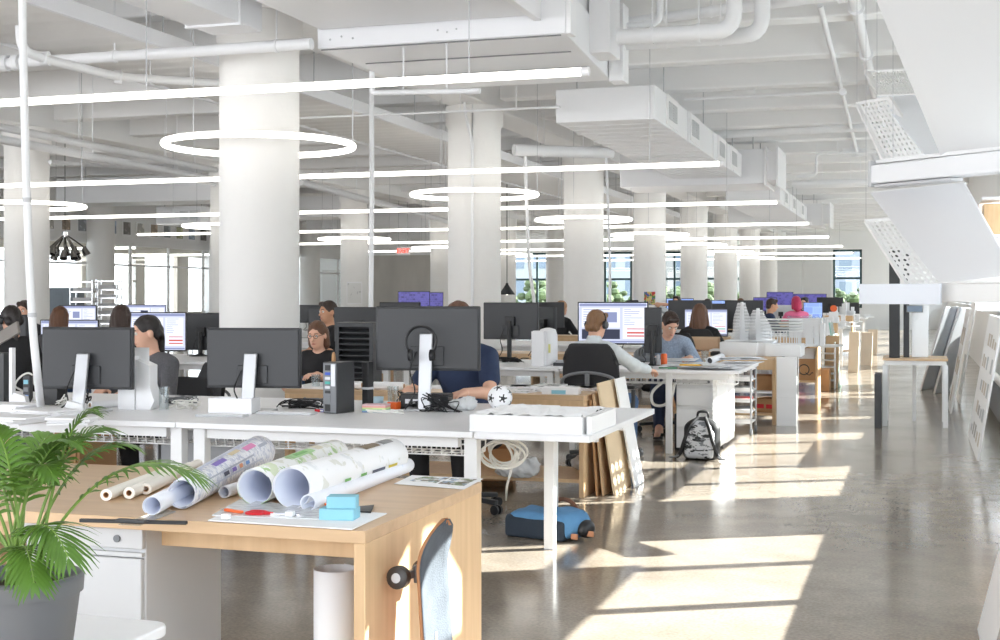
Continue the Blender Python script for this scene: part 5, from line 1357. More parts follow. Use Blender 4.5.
t = thing('board_sheet', 'thin white board laid across the end table under the tray', 'board', (-1.7, 6.6, .7402)); MB().box(-.29, .27, -.76, .77, 0, .0015).build('board', M_paper, t)
# ------------------------------------------------ under the first row
def coil(lab, c, r_, n, mat, wire, ax='y', seed=0):
    t = thing('cable_coil', lab, 'cable', c); q = random.Random(seed)
    for i in range(n):
        a0 = q.uniform(0, 6.28); R_ = r_*q.uniform(.75, 1.1); ox, oy, oz = q.uniform(-.03, .03), q.uniform(-.03, .03), q.uniform(-.02, .02)
        MB().tube([(ox+R_*1.15*math.cos(a), oy+.03*math.sin(a*2+a0), oz+R_*.8*math.sin(a)) for a in np.arange(26)*2*PI/26], wire, 6, closed=True).build('loop', mat, t)
    return t
coil('white cable coil hanging under the end table of the first row', at(501, 455, 7.0), .085, 7, M_wcable, .006)
o = MB().tube(wob([at(505, 442, 7.0), at(512, 455, 7.0), at(511, 470, 7.05), at(507, 486, 7.1), on_z(506, 500, .01)]), .007, 8).build('cable_tail', M_wcable); tag(o, 'white cable tail dropping from the coil to the floor', 'cable')
t = thing('plastic_wrap', 'crumpled clear plastic wrap beneath the end table on the shelf', 'wrap', on_z(520, 478, .12))
s = SDF(.02); s.ell((0, 0, .06), (.14, .07, .06)).ell((-.09, .02, .04), (.1, .05, .035)).ell((.08, .0, .09), (.06, .05, .06)); s.mesh('film', M_plastic, .009, t, disp=lambda g: .014*np.sin(g[..., 0]*70)*np.sin(g[..., 1]*80+2)*np.sin(g[..., 2]*75))
t = thing('plastic_wrap', 'smaller clear plastic wrap right of the table leg on the shelf', 'wrap', on_z(585, 472, .12)+V(-.05, .1, 0))
s = SDF(.02); s.ell((0, 0, .05), (.08, .06, .05)); s.mesh('film', M_plastic, .009, t, disp=lambda g: .014*np.sin(g[..., 0]*70)*np.sin(g[..., 1]*80+2)*np.sin(g[..., 2]*75))
t = thing('cardboard_box', 'small brown cardboard box under the end table beside the cable coil', 'box', on_z(492, 487, .0)+V(-.06, .3, 0), R(10)); MB().box(-.12, .12, 0, .2, 0, .24).build('carton', M_card, t, bevel=.003); MB().hexa([(-.12, 0, .24), (.12, 0, .24), (.13, -.08, .29), (-.11, -.08, .29)], (0, 0, .004)).build('flap', M_card, t)
for lab, px, w in (('grey metal pedestal under the first desk row left of the map roll', 197, .5), ('pale wooden crate under the first desk row at far left', 66, .2)):
    p = on_y(px, VY, 7.0); t = thing('desk_pedestal' if 'grey' in lab else 'wooden_crate', lab, 'cabinet' if 'grey' in lab else 'crate', (p.x, 7.0, 0)); mt = pmat('grey_metal', rgb(176, 178, 182), .5) if 'grey' in lab else M_card
    MB().box(-w/2, w/2, 0, .4, 0, .58).build('body', mt, t, bevel=.004); MB().box(-w/2+.02, w/2-.02, -.012, 0, .3, .56).box(-w/2+.02, w/2-.02, -.012, 0, .03, .28).build_each('front', mt, t, bevel=.003)
# ------------------------------------------------ leaning boards on the first storage table
for i, (xt, xb, y0, y1, m, nm, zt) in enumerate(((-2.165, -2.12, 8.82, 9.2, M_card, 'thin brown board leaning first against the oak storage table end', .66), (-2.15, -2.08, 8.84, 9.26, pmat('tan_board', rgb(206, 172, 134), .7), 'tan board leaning over the brown one on the storage table end', .70), (-2.13, -2.01, 8.88, 9.42, pmat('birch_board', rgb(222, 198, 164), .7), 'pale birch board leaning outermost in the sun on the storage table end', .775), (-2.10, -1.955, 9.30, 9.62, M_foam, 'white foam board leaning behind the birch board', .78))):
    t = thing('leaning_board', nm, 'board', (xb, y0, 0), group='boards leaning on the storage table'); MB().hexa([(0, 0, 0), (0, y1-y0, 0), (xt-xb, y1-y0, zt), (xt-xb, 0, zt)], (.012, 0, .002)).build('board', m, t)
# magazines and pads on the storage table
M_mag = [printmat('magazine_cover_a', rgb(226, 226, 224), [rgb(120, 120, 122), rgb(60, 60, 64)], 9, .58), printmat('magazine_cover_b', rgb(236, 236, 236), [rgb(176, 178, 184)], 11, .55), printmat('magazine_cover_c', rgb(210, 210, 210), [rgb(96, 90, 84), rgb(200, 180, 150)], 10, .57)]
q = random.Random(21)
nm = 0
wh = ['nearest the oak edge', 'left of centre', 'behind the pad pile', 'by the board tops', 'right of centre', 'at the back row', 'under the white carton', 'leftmost of the magazine piles', 'beside the chair back']
for i, (px, py, n) in enumerate(((520, 392, 2), (543, 391, 3), (560, 388, 2), (585, 389, 2), (571, 384, 3), (598, 386, 2), (530, 386, 2), (505, 389, 1), (550, 383, 2))):
    p = on_z(px, py, .70); p.y = min(p.y, 9.25); p.y = max(p.y, 8.84)
    for j in range(n):
        t = thing('magazine', 'printed magazine on the oak storage table, %s%s' % (wh[i], '' if n == 1 else (', lowest of its pile' if j == 0 else (', top of its pile' if j == n-1 else ', middle of its pile'))), 'magazine', p+V(0, 0, .012*j), q.uniform(-.25, .25), 'magazines on the storage table')
        MB().box(-.105, .105, -.1, .1, 0, .0105).build('pages', M_paper, t); MB().box(-.106, .106, -.101, .101, .0105, .0118).build('cover', M_mag[(i+j) % 3], t)
c = on_z(573, 391, .70); t = thing('carton', 'white flat carton with a pale blue front on the storage table', 'box', V(c.x, 8.78, .70)+V(0, 0, 0), R(4)); MB().box(-.13, .13, 0, .11, 0, .05).build('carton_body', M_white, t, bevel=.002); MB().box(-.06, .04, -.002, 0, .004, .03).build('label_patch', M_sky, t)
for i, (pa, pb, nm) in enumerate((((372, 386), (416, 384), 'long white paper roll on the storage table behind the headphone-hung monitor'), ((300, 390), (338, 389), 'white paper roll on the storage table behind the computer tower'))):
    a = on_z(pa[0], pa[1], .73); b = on_z(pb[0], pb[1], .73); a.y = max(8.82, min(a.y, 9.3)); b.y = a.y+.02; t = thing('paper_roll', nm, 'paper roll', a, group='rolls on the storage table'); MB().cyl((0, 0, 0), b-a, .03, n=20).build('paper', M_paper, t); MB().cyl((-.001, 0, 0), (.003, 0, 0), .018, n=14).cyl(b-a, b-a+V(.002, 0, 0), .018, n=14).build_each('core_end', M_card, t)
for i, (px, py, w, dd, r_, nm) in enumerate(((335, 385, .22, .16, .1, 'white drawing sheets in front of the woman in glasses'), (300, 392, .25, .14, -.1, 'white drawing sheets on the storage table right of the nearest column'), (455, 388, .3, .14, .05, 'white drawing sheets on the storage table behind the man in navy'))):
    p = on_z(px, py, .70); p.y = min(9.2, max(8.9, p.y)); t = thing('paper_stack', nm, 'paper', p, r_, 'sheets on the storage table'); MB().box(-w, w, -dd, dd, 0, .008).build('sheet', M_paper, t); MB().box(-w*.8, w*.7, -dd*.9, dd*.9, .008, .013, M=Matrix.Rotation(.15, 4, 'Z')).build('sheet', M_paper, t)
# ------------------------------------------------ bag on the floor
M_canvas = pmat('blue_canvas', rgb(78, 128, 172), .85, var=.12, scale=9, bump=.3, bscale=60, col2=rgb(96, 146, 190)); M_nav = pmat('dark_slate_canvas', rgb(46, 56, 68), .85, var=.1, bump=.2); M_tan = pmat('tan_leather', rgb(186, 128, 92), .5, var=.15); M_brl = pmat('brown_leather', rgb(104, 66, 46), .45, var=.15)
c = on_z(541, 539, 0); t = thing('tote_bag', 'blue canvas tote with dark base and leather trim lying on the floor', 'bag', c, R(-14)); t.scale = (.9, .9, .95)
s = SDF(.03); s.rbox((-.02, .12, .085), (.22, .15, .07), .04); s.ell((.1, .13, .13), (.13, .13, .05)); s.ell((-.12, .14, .115), (.10, .12, .04)); s.ell((.2, .12, .09), (.07, .12, .08))
s.mesh('canvas_body', M_canvas, .010, t, disp=lambda g: .006*np.sin(g[..., 0]*22+g[..., 1]*14)*np.cos(g[..., 1]*26))
s = SDF(.02); s.rbox((-.03, .0, .062), (.215, .045, .06), .02); s.rbox((-.22, .1, .075), (.03, .13, .06), .02); s.mesh('dark_base', M_nav, .010, t)
s = SDF(.015); s.ell((.27, .1, .07), (.05, .08, .055)); s.mesh('dark_lining', M_black, .010, t)
MB().tube(wob([(-.12, .24, .13), (-.05, .28, .19), (.03, .29, .2), (.1, .27, .17), (.14, .24, .14)], 6), [.014]*25, 8).build('handle', M_brl, t)
for p_ in ((.1, -.01, .135), (.24, .0, .035), (.32, .06, .05), (-.235, .03, .1)):
    s = SDF(.01); s.rbox(p_, (.024, .008, .018), .006); s.mesh('leather_tab', M_tan, .007, t)
# backpack
M_bpk = pmat('black_nylon', rgb(36, 36, 38), .6, var=.15); 
def camo():
    m = printmat('white_black_camo', rgb(206, 208, 212), [rgb(44, 46, 50), rgb(120, 124, 130)], 13, .56, .6, stretch=(1, 1, 2.2)); return m
M_camo = camo()
c = on_z(699, 460, 0); t = thing('backpack', 'black and white patterned backpack on the floor against the drawer cabinet', 'backpack', c, R(-6), rot=(R(-10), 0, R(-6)))
s = SDF(.03); s.rbox((0, .07, .16), (.155, .075, .16), .06); s.ell((0, .06, .27), (.14, .075, .10)); s.mesh('body', M_bpk, .012, t)
s = SDF(.02); s.rbox((.0, -.012, .13), (.125, .03, .12), .03); s.ell((0, .0, .25), (.105, .035, .085)); s.mesh('front_pocket', M_camo, .010, t)
for q_ in (-1, 1): MB().tube(wob([(q_*.03, .02, .36), (q_*.08, -.04, .28), (q_*.12, -.05, .16), (q_*.16, -.02, .05), (q_*.19, -.03, .015)], 6), .016, 8).build('strap', M_bpk, t); MB().tube(wob([(q_*.17, -.03, .03), (q_*.2, -.07, .012), (q_*.24, -.06, .01)], 5), .008, 6).build('webbing', M_gray, t)
MB().tube(wob([(-.05, .07, .365), (-.035, .06, .41), (.035, .06, .41), (.05, .07, .365)], 6), .011, 8).build('grab_handle', M_bpk, t)
for z_ in (.09, .17): MB().tube([(-.125, -.02, z_), (0, -.05, z_-.015), (.125, -.02, z_)], .005, 6).build('zipper', M_bpk, t)
t = thing('suitcase', 'dark narrow case standing between leg and drawer cabinet', 'case', on_z(673, 452, 0)+V(.01, .12, 0)); MB().box(-.02, .03, 0, .3, 0, .33).build('shell', M_dark, t, bevel=.01); MB().tube(wob([(0, .08, .33), (0, .1, .36), (0, .2, .36), (0, .22, .33)], 4), .008, 6).build('handle', M_black, t)
# ------------------------------------------------ second row things
t = thing('bicycle_helmet', 'grey vented bicycle helmet on the second desk row', 'helmet', od(644, 364)+V(0, 0, 0), R(10))
s = SDF(.02); s.ell((0, 0, .075), (.1, .135, .085)); s.ell((0, 0, -.01), (.085, .12, .1), k=.01, sub=True)
for i in range(-2, 3): s.cap((i*.036, -.14, .08), (i*.033, -.03, .15), .0115, .012, k=.008, sub=True); s.cap((i*.036, .03, .155), (i*.034, .13, .09), .0115, k=.008, sub=True)
s.mesh('shell', pmat('helmet_grey', rgb(120, 124, 128), .4), .007, t); MB().tube([(.06*math.cos(a), .09*math.sin(a), .03) for a in np.arange(20)*2*PI/20], .008, 6, closed=True).build('inner_band', M_black, t)
for lab, px, py, r_, h_, m in (('orange drink can on the second desk row beside the helmet', 664, 366, .03, .115, M_orange), ('tall pale bottle left of the orange can', 658, 366, .018, .10, M_lgray), ('blue marker bottle left of the orange can', 655, 367, .014, .085, S_off)):
    t = thing('drink_can' if 'can' == lab.split()[2] else 'small_bottle', lab, 'can' if 'drink can' in lab else 'bottle', od(px, py)); MB().lathe([(r_*.85, 0), (r_, .01), (r_, h_*.9), (r_*.75, h_)], 18).build('body', m, t); MB().lathe([(r_*.7, h_), (r_*.7, h_+.006)], 14).build('lid', M_silver, t)
# white rounded device and box
t = thing('air_purifier', 'white rounded tower device under the black stand monitor', 'device', V(*on_y(548, VY, 11.75)[:2], ZW), R(5)); MB().lathe([(.085, 0), (.09, .02), (.09, .28), (.07, .335), (.02, .35)], 28).build('shell', M_white, t); MB().box(.02, .04, -.092, -.088, .12, .2).build('label', pmat('pale_yellow', rgb(232, 226, 150), .6), t)
t = thing('storage_box', 'white upright box left of the rounded white device', 'box', V(*on_y(540, VY, 11.6)[:2], ZW), R(5)); MB().box(-.07, .05, -.06, .06, 0, .32).build('shell', M_white, t, bevel=.004); MB().box(-.06, .04, -.05, .05, .32, .325).build('lid', M_white, t)
t = thing('laptop_dock', 'black hub with plugs under the black stand monitor', 'hub', V(*on_y(565, VY, 11.7)[:2], ZW)); MB().box(-.1, .1, -.05, .05, 0, .03).build('case', M_dark, t, bevel=.004); MB().box(-.08, .06, -.03, .03, .03, .05).build('plug_row', M_lgray, t)
# keyboard and mouse of the man with headphones
t = thing('computer_mouse', 'black computer mouse under the hand of the man with headphones', 'mouse', on_z(649, 370, ZW), R(-10)); s = SDF(.01); s.ell((0, 0, .015), (.03, .055, .02)); s.mesh('shell', M_black, .006, t)
# papers
q = random.Random(4)
pls = ['beside the helmet', 'left of the glass tumbler', 'right of the glass tumbler', 'at the aisle corner', 'at the front edge of the desk', 'behind the orange can', 'overhanging the aisle corner', 'beneath the small roll']
for i, (px, py, w, dd) in enumerate(((640, 372, .16, .1), (682, 368, .25, .14), (714, 369, .24, .14), (738, 366, .2, .14), (700, 371, .2, .1), (676, 364, .2, .1), (745, 363, .18, .16), (722, 364, .16, .12))):
    t = thing('paper_stack', 'scattered white drawings on the second desk row, %s' % pls[i], 'paper', on_z(px, py, ZW)+V(0, 0, .006*i), q.uniform(-.4, .4), 'drawings on the second desk row'); t.location.y = max(t.location.y, 11.36+dd)
    MB().hexa([(-w, -dd, 0), (w, -dd, .004), (w, dd, .02 if i % 2 else .004), (-w, dd, .0)], (0, 0, .004)).build('sheet', M_paper, t); MB().box(-w*.7, w*.8, -dd*.8, dd*.7, .02, .022, M=Matrix.Rotation(.2, 4, 'Z')).build('sheet', M_paper, t)
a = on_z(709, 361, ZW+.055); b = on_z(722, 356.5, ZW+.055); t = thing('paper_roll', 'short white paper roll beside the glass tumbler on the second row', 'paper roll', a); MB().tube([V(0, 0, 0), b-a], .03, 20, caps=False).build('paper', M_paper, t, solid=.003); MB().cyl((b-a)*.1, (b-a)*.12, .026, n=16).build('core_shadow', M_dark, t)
for lab, px, py, m, l_ in (('yellow pencil among the second-row drawings', 690, 365, pmat('yellow_paint', rgb(240, 190, 40), .5), .09), ('green pen near the hand of the man with headphones', 668, 368, pmat('green_plastic', rgb(50, 140, 90), .4), .08)):
    t = thing('pencil', lab, 'pencil', on_z(px, py, ZW+(.045 if 'yellow' in lab else .012)), R(12), 'pencils on the second row'); MB().cyl((-l_, 0, 0), (l_, 0, 0), .007, n=8).build('barrel', m, t); MB().cyl((l_, 0, 0), (l_+.02, 0, 0), .007, .001, n=8).build('tip', M_card, t)
c = at(660, 386, 11.6); t = thing('cable_loop', 'thick white cable loop hanging under the second desk row', 'cable', c); MB().tube(wob([(.12, 0, .08), (.02, 0, .03), (-.07, 0, -.06), (-.06, 0, -.16), (.03, 0, -.17), (.1, 0, -.1), (.13, 0, .02)], 6), .013, 8).build('loop', M_wcable, t)
# ------------------------------------------------ models on the second storage table
def hexM(x, y, z, s): return Matrix.Translation((x, y, z)) @ Matrix.Scale(s, 4)
def twist_tower(lab, loc, h_, r_, seed):
    t = thing('tower_model', lab, 'model', loc, group='white tower models'); q = random.Random(seed); mb = MB()
    for i in range(int(h_/.016)):
        z = i*.016; k_ = 1-.72*(z/h_)**1.3; a = .18*i
        mb.prism([(r_*k_*(1+.18*math.sin(3*b+a))*math.cos(b), r_*k_*(1+.18*math.sin(3*b+a))*math.sin(b)) for b in np.arange(12)*2*PI/12], z, z+.009)
    mb.build('floor_plates', M_foam, t); MB().cyl((0, 0, 0), (0, 0, h_), r_*.3, r_*.12, 10).build('core', M_foam, t); MB().box(-r_*1.3, r_*1.3, -r_*1.3, r_*1.3, -.012, 0).build('base', M_foam, t); return t
p = lambda px, Y, z: V(*on_y(px, VY, Y)[:2], z)
twist_tower('white layered tower model on the second storage table, left of a pair', p(742, 14.65, .90), .42, .13, 1)
twist_tower('white layered tower model on the second storage table, right of a pair', p(758, 14.7, .90), .35, .15, 2)
for lab, px, Y, w, dd, h_ in (('white foam plinth under the left tower model', 741, 14.65, .40, .5, .148), ('white foam plinth under the right tower model', 761, 14.7, .30, .5, .148), ('long white foam box at the aisle end of the second storage table', 785, 14.65, .38, .5, .13)):
    t = thing('foam_plinth', lab, 'plinth', p(px, Y, .732), 0, 'foam plinths'); MB().box(-w/2, w/2, -dd/2, dd/2, 0, h_).build('shell', M_foam, t, bevel=.003); MB().box(-w*.3, w*.25, -dd/2-.006, -dd/2, .02, h_*.7).build('front_flap', M_foam, t)
t = thing('foam_board', 'white foam board standing at the aisle end of the second storage table', 'board', (-1.44, 14.22, 0)); MB().box(0, .21, 0, .035, 0, .735).build('board', M_foam, t, bevel=.002); MB().box(.005, .205, -.001, 0, .3, .301).build('score_line', M_lgray, t)
t = thing('foam_box', 'white foam box behind the standing board, green sprig on top', 'box', (-1.405, 14.75, 0)); MB().box(0, .11, 0, .3, 0, .49).build('shell', M_foam, t, bevel=.003)
mb = MB()
for i in range(3): mb.ball((.03+.03*i, -.004, .28-.05*i), .016, 5, (1, .2, 1))
mb.build('front_dots', M_gray, t)
t = thing('potted_sprig', 'tiny green sprig on the white foam box by the aisle', 'plant', (-1.34, 14.85, .49)); MB().lathe([(.03, 0), (.035, .05), (.001, .05)], 14).build('pot', M_white, t)
q = random.Random(6); mb = MB()
for i in range(16):
    a = q.uniform(0, 6.28); e_ = q.uniform(.3, 1.2); d_ = V(math.cos(a)*math.cos(e_), math.sin(a)*math.cos(e_), math.sin(e_)); s_ = d_.cross(V(0, 0, 1)).normalized()*.018; b_ = V(0, 0, .05)
    mb._add([b_, b_+d_*.05+s_, b_+d_*.1, b_+d_*.05-s_], [(0, 1, 2, 3)])
mb.build('leaves', M_palm, t)
# curved white stadium model, acrylic case
t = thing('building_model', 'white curved model with rows of thin columns beside the tower models', 'model', p(779, 16.9, .742)); 
for i in range(5):
    MB().prism([(.30*math.cos(a), .26*math.sin(a)) for a in np.arange(24)*2*PI/24], .20+.035*i, .215+.035*i).build('floor_plate', M_foam, t)
for i in range(22):
    a = i*2*PI/22; MB().cyl((.27*math.cos(a), .23*math.sin(a), .012), (.27*math.cos(a), .23*math.sin(a), .20), .009, n=6).build('column', M_foam, t)
MB().box(-.34, .34, -.3, .3, 0, .012).build('base', M_foam, t)
t = thing('acrylic_case', 'clear case with a glass top on the fourth desk row', 'case', p(806, 19.0, .802)); MB().box(-.24, .24, -.24, .24, .28, .30).build('top', M_drink, t); MB().box(-.22, .22, -.2, .2, 0, .27).build('white_block', M_foam, t, bevel=.004)
for sx in (-1, 1):
    for sy in (-1, 1): MB().box(sx*.23-.01, sx*.23+.01, sy*.23-.01, sy*.23+.01, 0, .28).build('post', M_drink, t)
# boxes in the storage tables
def carton(lab, loc, w, dd, h_, mat=M_card, emblem=False, rz=0, red=False, grp='cartons in the storage tables'):
    t = thing('cardboard_box', lab, 'box', loc, rz, grp); MB().box(-w/2, w/2, 0, dd, 0, h_).build('carton', mat, t, bevel=.004); MB().box(-w/2-.001, w/2+.001, dd*.45, dd*.55, h_, h_+.001).box(-w/2, w/2, -.001, 0, h_-.012, h_-.009).build_each('seam', mat, t)
    if emblem:
        MB().tube([(.0+.07*math.cos(a), -.002, h_*.5+.07*math.sin(a)) for a in np.arange(28)*2*PI/28], .008, 6, closed=True).tube(wob([(.02, -.002, h_*.5-.04), (.07, -.002, h_*.5-.075), (.11, -.002, h_*.5-.04), (.125, -.002, h_*.5-.05)], 5), .007, 6).build('ring_emblem', M_dark, t)
    if red: MB().box(-w*.45, -w*.05, -.002, 0, h_*.3, h_*.6).box(w*.05, w*.45, -.002, 0, h_*.3, h_*.6).build_each('red_patch', M_red, t)
    return t
carton('brown carton with a ring emblem on the shelf of the third storage table', p(804, 18.85, .202), .40, .4, .30, emblem=True)
carton('white archive carton on top of the ring-emblem carton', p(802, 18.87, .503), .34, .36, .2, M_white)
carton('brown carton behind the ring-emblem carton, at its right', p(822, 19.6, .0), .2, .4, .32)
carton('open brown carton with red patches on the second storage table shelf', p(765, 14.4, .122), .26, .3, .15, red=True, rz=R(-20))
carton('brown carton on the upper shelf of the second storage table', p(766, 14.45, .36), .26, .3, .16)
MB_ = MB().box(-1.165, -.036, .02, .68, .335, .358); o = MB_.build('middle_shelf', M_white); tag(o, 'white shelf board inside the second storage table', 'shelf'); o.location = (-1.46, 14.3, 0)
# rolling cart
c = on_z(748, 420, 0); t = thing('rolling_cart', 'silver wire rolling cart at the end of the second desk row', 'cart', V(-1.735, 13.3, 0))
for x_ in (-.16, .16):
    for y_ in (-.2, .2): MB().cyl((x_, y_, .07), (x_, y_, .70), .011, n=8).build('post', M_silver, t); MB().tube([(x_-.012, y_, .035), (x_+.012, y_, .035)], .033, 12).build('caster', M_gray, t)
for i in range(6):
    z_ = .12+.105*i; MB().box(-.16, .16, -.2, .2, z_, z_+.012).box(-.16, .16, -.205, -.195, z_, z_+.04).build_each('tray', M_whitem, t)
for i in range(4): tt = thing('folder', 'thin %s folder lying on the rolling cart, tray %s from the bottom' % (('grey', 'red', 'grey', 'white')[i], ('second', 'third', 'fourth', 'fifth')[i]), 'folder', V(-1.735, 13.3, .132+.105*(i+1)), 0, 'folders on the cart'); MB().box(-.14, .14, -.19, .18, 0, .025).build('cover', (M_gray, M_red, M_gray, M_white)[i], tt)
# ------------------------------------------------ farther aisle-end clutter
t = thing('glass_sheet', 'greenish glass sheet leaning at the third aisle table end', 'glass', p(838, 20.6, 0)); MB().hexa([(0, 0, 0), (.0, .7, 0), (-.14, .7, .98), (-.14, 0, .98)], (.02, 0, 0)).build('sheet', pmat('green_glass_edge', rgb(170, 216, 204), .1, alpha=1), t)
t = thing('hanging_bag', 'dark shoulder bag hanging at the end of the fourth desk row', 'bag', V(-1.395, 22.6, 0)); s = SDF(.02); s.rbox((0, 0, .36), (.1, .06, .19), .04); s.mesh('pouch', M_bpk, .014, t); MB().tube(wob([(-.06, 0, .54), (-.04, 0, .70), (0, 0, .755), (.04, 0, .70), (.06, 0, .54)], 5), .012, 8).build('strap', M_bpk, t)
M_paled = pmat('sun_paled_wood', rgb(232, 214, 190), .6, var=.05)  # paleness from sun and haze put into the panel colour
for i, (px, Y, w, h_, m, nm) in enumerate(((853, 24.4, .18, .74, M_paled, 'tan panel leaning at the fourth storage table end'), (866, 27.2, .22, .66, M_paled, 'oak panel at the fifth desk row end'), (872, 32.0, .22, .6, M_paled, 'tan panel farthest along the aisle'), (831, 20.4, .2, .78, M_wood, 'oak panel at the end of the third storage table'))):
    t = thing('leaning_slab', nm, 'panel', p(px, Y, 0), R(-10), 'panels along the aisle'); MB().hexa([(-w/2, 0, 0), (w/2, 0, 0), (w/2, .1, h_), (-w/2, .1, h_)], (0, .03, .002)).build('panel', m, t, bevel=.002)
q = random.Random(8)
spots = [(820, 22.4, .742, 'block'), (812, 22.9, .742, 'slab'), (838, 24.62, .902, 'slab'), (843, 30.62, .952, 'block'), (851, 34.2, .742, 'block'), (862, 40.4, .742, 'slab'), (838, 28.3, .742, 'block'), (866, 40.9, .742, 'slab'), (847, 30.65, .952, 'block'), (828, 24.6, .902, 'slab'), (848, 28.6, .742, 'slab'), (822, 17.3, .742, 'block')]
wn_ = ['fourth row, by the bag strap', 'fourth row, flat beside a block', 'fourth storage table, flat', 'fifth storage table, left of a pair', 'sixth row, upright near the aisle', 'seventh row, flat at the aisle end', 'fifth row, deeper left', 'seventh row, flat beside another flat one', 'fifth storage table, right of a pair', 'fourth storage table, deeper left', 'fifth row, flat behind blocks', 'third row, at the aisle end']
for (px, Y, z_, kd), nm in zip(spots, wn_):
    t = thing('massing_model', 'white card massing model on the %s' % nm, 'model', p(px, Y, z_), q.uniform(-.2, .2), 'white massing models along the aisle'); MB().box(-.24, .24, -.24, .24, 0, .02).build('base', M_foam, t)
    mb = MB()
    for k_ in range(6):
        x_, y_ = q.uniform(-.2, .12), q.uniform(-.2, .12); hh = q.uniform(.06, .34 if kd == 'block' else .12); mb.box(x_, x_+q.uniform(.04, .1), y_, y_+q.uniform(.04, .1), .02, hh)
    mb.build_each('block', M_foam, t)
t = thing('tape_roll', 'orange tape roll among the far white models', 'tape', p(834, 24.62, .902)+V(0, -.1, .26)); MB().lathe([(.05, -.03), (.06, -.03), (.06, .03), (.05, .03)], 20, Matrix.Rotation(PI/2, 4, 'X')).build('tape', M_orange, t); MB().box(-.08, .08, -.06, .06, -.26, -.06).build('holder', M_foam, t)
t = thing('plate_shelf', 'white ladder shelf between the third and fourth aisle tables', 'shelf', p(827, 20.2, 0)); 
for i in range(6): MB().box(-.12, .12, -.15, .15, .12+.1*i, .135+.1*i).build('plate', M_whitem, t)
for sx in (-.12, .11): MB().box(sx, sx+.012, -.15, .15, 0, .7).build('upright', M_whitem, t)
t = thing('armchair_back', 'tan wooden chair back in front of the long-haired woman', 'chair', p(702, 14.9, .732)); MB().surf(lambda u, v: (-.20+.4*u, .04*math.cos((u-.5)*2), .02+.17*v), 14, 4).build('back_panel', pmat('tan_ply', rgb(206, 176, 146), .55, var=.06), t, solid=.02); MB().box(-.2, .2, -.02, .06, 0, .02).build('foot', M_card, t)
for lab, px, Y, w, h_, m in (('brown timber block on the second storage table', 688, 14.55, .3, .05, M_brl), ('flat oak offcut on the second storage table', 705, 14.5, .3, .03, M_woodx), ('white tool tray on the second storage table', 722, 14.6, .26, .06, M_foam), ('black stapler on the second storage table', 716, 14.4, .1, .04, M_black)):
    t = thing('timber_block' if 'white' not in lab and 'stapler' not in lab else ('tool_tray' if 'tray' in lab else 'stapler'), lab, 'block' if 'block' in lab or 'offcut' in lab else 'tool', p(px, Y, .732)); MB().box(-w/2, w/2, -.08, .08, 0, h_).build('body', m, t, bevel=.004); MB().box(-w*.4, w*.4, -.06, .06, h_, h_+.008).build('upper_face', m, t, bevel=.002)
# ================================================================== left depth: frieze, racks, lamps
fr = [rgb(160, 164, 170), rgb(176, 178, 148), rgb(146, 158, 174), rgb(132, 128, 126), rgb(196, 194, 190), rgb(170, 154, 138)]
ordn = ['%s from the left' % w for w in ('first', 'second', 'third', 'fourth', 'fifth', 'sixth', 'seventh', 'eighth', 'ninth', 'tenth', 'eleventh', 'twelfth', 'thirteenth', 'fourteenth', 'fifteenth', 'sixteenth', 'seventeenth', 'eighteenth', 'nineteenth', 'twentieth', 'twenty-first', 'twenty-second', 'twenty-third', 'twenty-fourth')]
for i in range(24):
    Y = 24.6+.66*i; t = thing('framed_photo', 'small photo print high on the glass partition frieze, %s' % ordn[i], 'picture', (XL+.001, Y, 3.0), R(0), 'photo frieze'); mt = printmat('frieze_print%d' % (i % 6), fr[i % 6], [tuple(x*.7 for x in fr[i % 6]), tuple(min(1, x*1.6) for x in fr[i % 6])], 6, .56)
    MB().box(0, .012, -.2, .2, 0, .42).build('mount', M_paper, t); MB().box(.012, .014, -.165, .165, .05, .38).build('print', mt, t)
M_smoke = pmat('smoked_chrome', rgb(110, 108, 106), .2, metal=.9, var=.1)
c = at(65, 245, 24); t = thing('cluster_pendant', 'chrome pendant lamp of many spot heads hanging at the left', 'lamp', (c.x, c.y, c.z))
MB().cyl((0, 0, .2), (0, 0, ZC-c.z), .006, n=6).build('cord', M_black, t); MB().cyl((0, 0, .12), (0, 0, .24), .05, n=14).build('hub', M_chrome, t)
for i in range(12):
    a = i*2*PI/12; r_ = .2+.14*(i % 2); e_ = V(r_*math.cos(a), r_*math.sin(a), -.12-.08*((i//2) % 2)); ar = MB().tube(wob([(0, 0, .2), e_*.45+V(0, 0, .15), e_+V(0, 0, .08)], 5), .014, 6).build('arm', M_smoke, t)
    d_ = (e_-V(0, 0, -.0)).normalized(); MB().tube([e_+V(0, 0, .1), e_+V(0, 0, .04), e_+V(.05*math.cos(a), .05*math.sin(a), -.06)], [.03, .055, .07], 14, caps=False).build('spot_head', M_smoke, ar)
def wire_rack(lab, px, D, w, z0, z1, n):
    c = at(px, VY, D); t = thing('wire_rack', lab, 'rack', (c.x, c.y, 0), R(20), 'wire racks by the partition')
    for sx in (-w/2, w/2):
        for sy in (-.2, .2): MB().cyl((sx, sy, 0), (sx, sy, z1), .014, n=8).build('post', M_chrome, t)
    for i in range(n):
        z = z0+(z1-z0-.05)*i/(n-1); MB().box(-w/2, w/2, -.2, .2, z, z+.02).build('shelf', M_chrome, t)
    q = random.Random(n)
    for i in range(n-1):
        z = z0+(z1-z0-.05)*i/(n-1)+.02; MB().box(-w*.4, w*.38, -.16, .16, z, z+q.uniform(.05, .09)).build('sheet_pile', M_lgray, t)
wire_rack('chrome wire rack stacked with samples left of the deep column', 84, 25.5, .42, .5, 1.70, 7)
wire_rack('chrome wire rack stacked with samples right of the deep column', 109, 26, .40, .5, 1.72, 8)
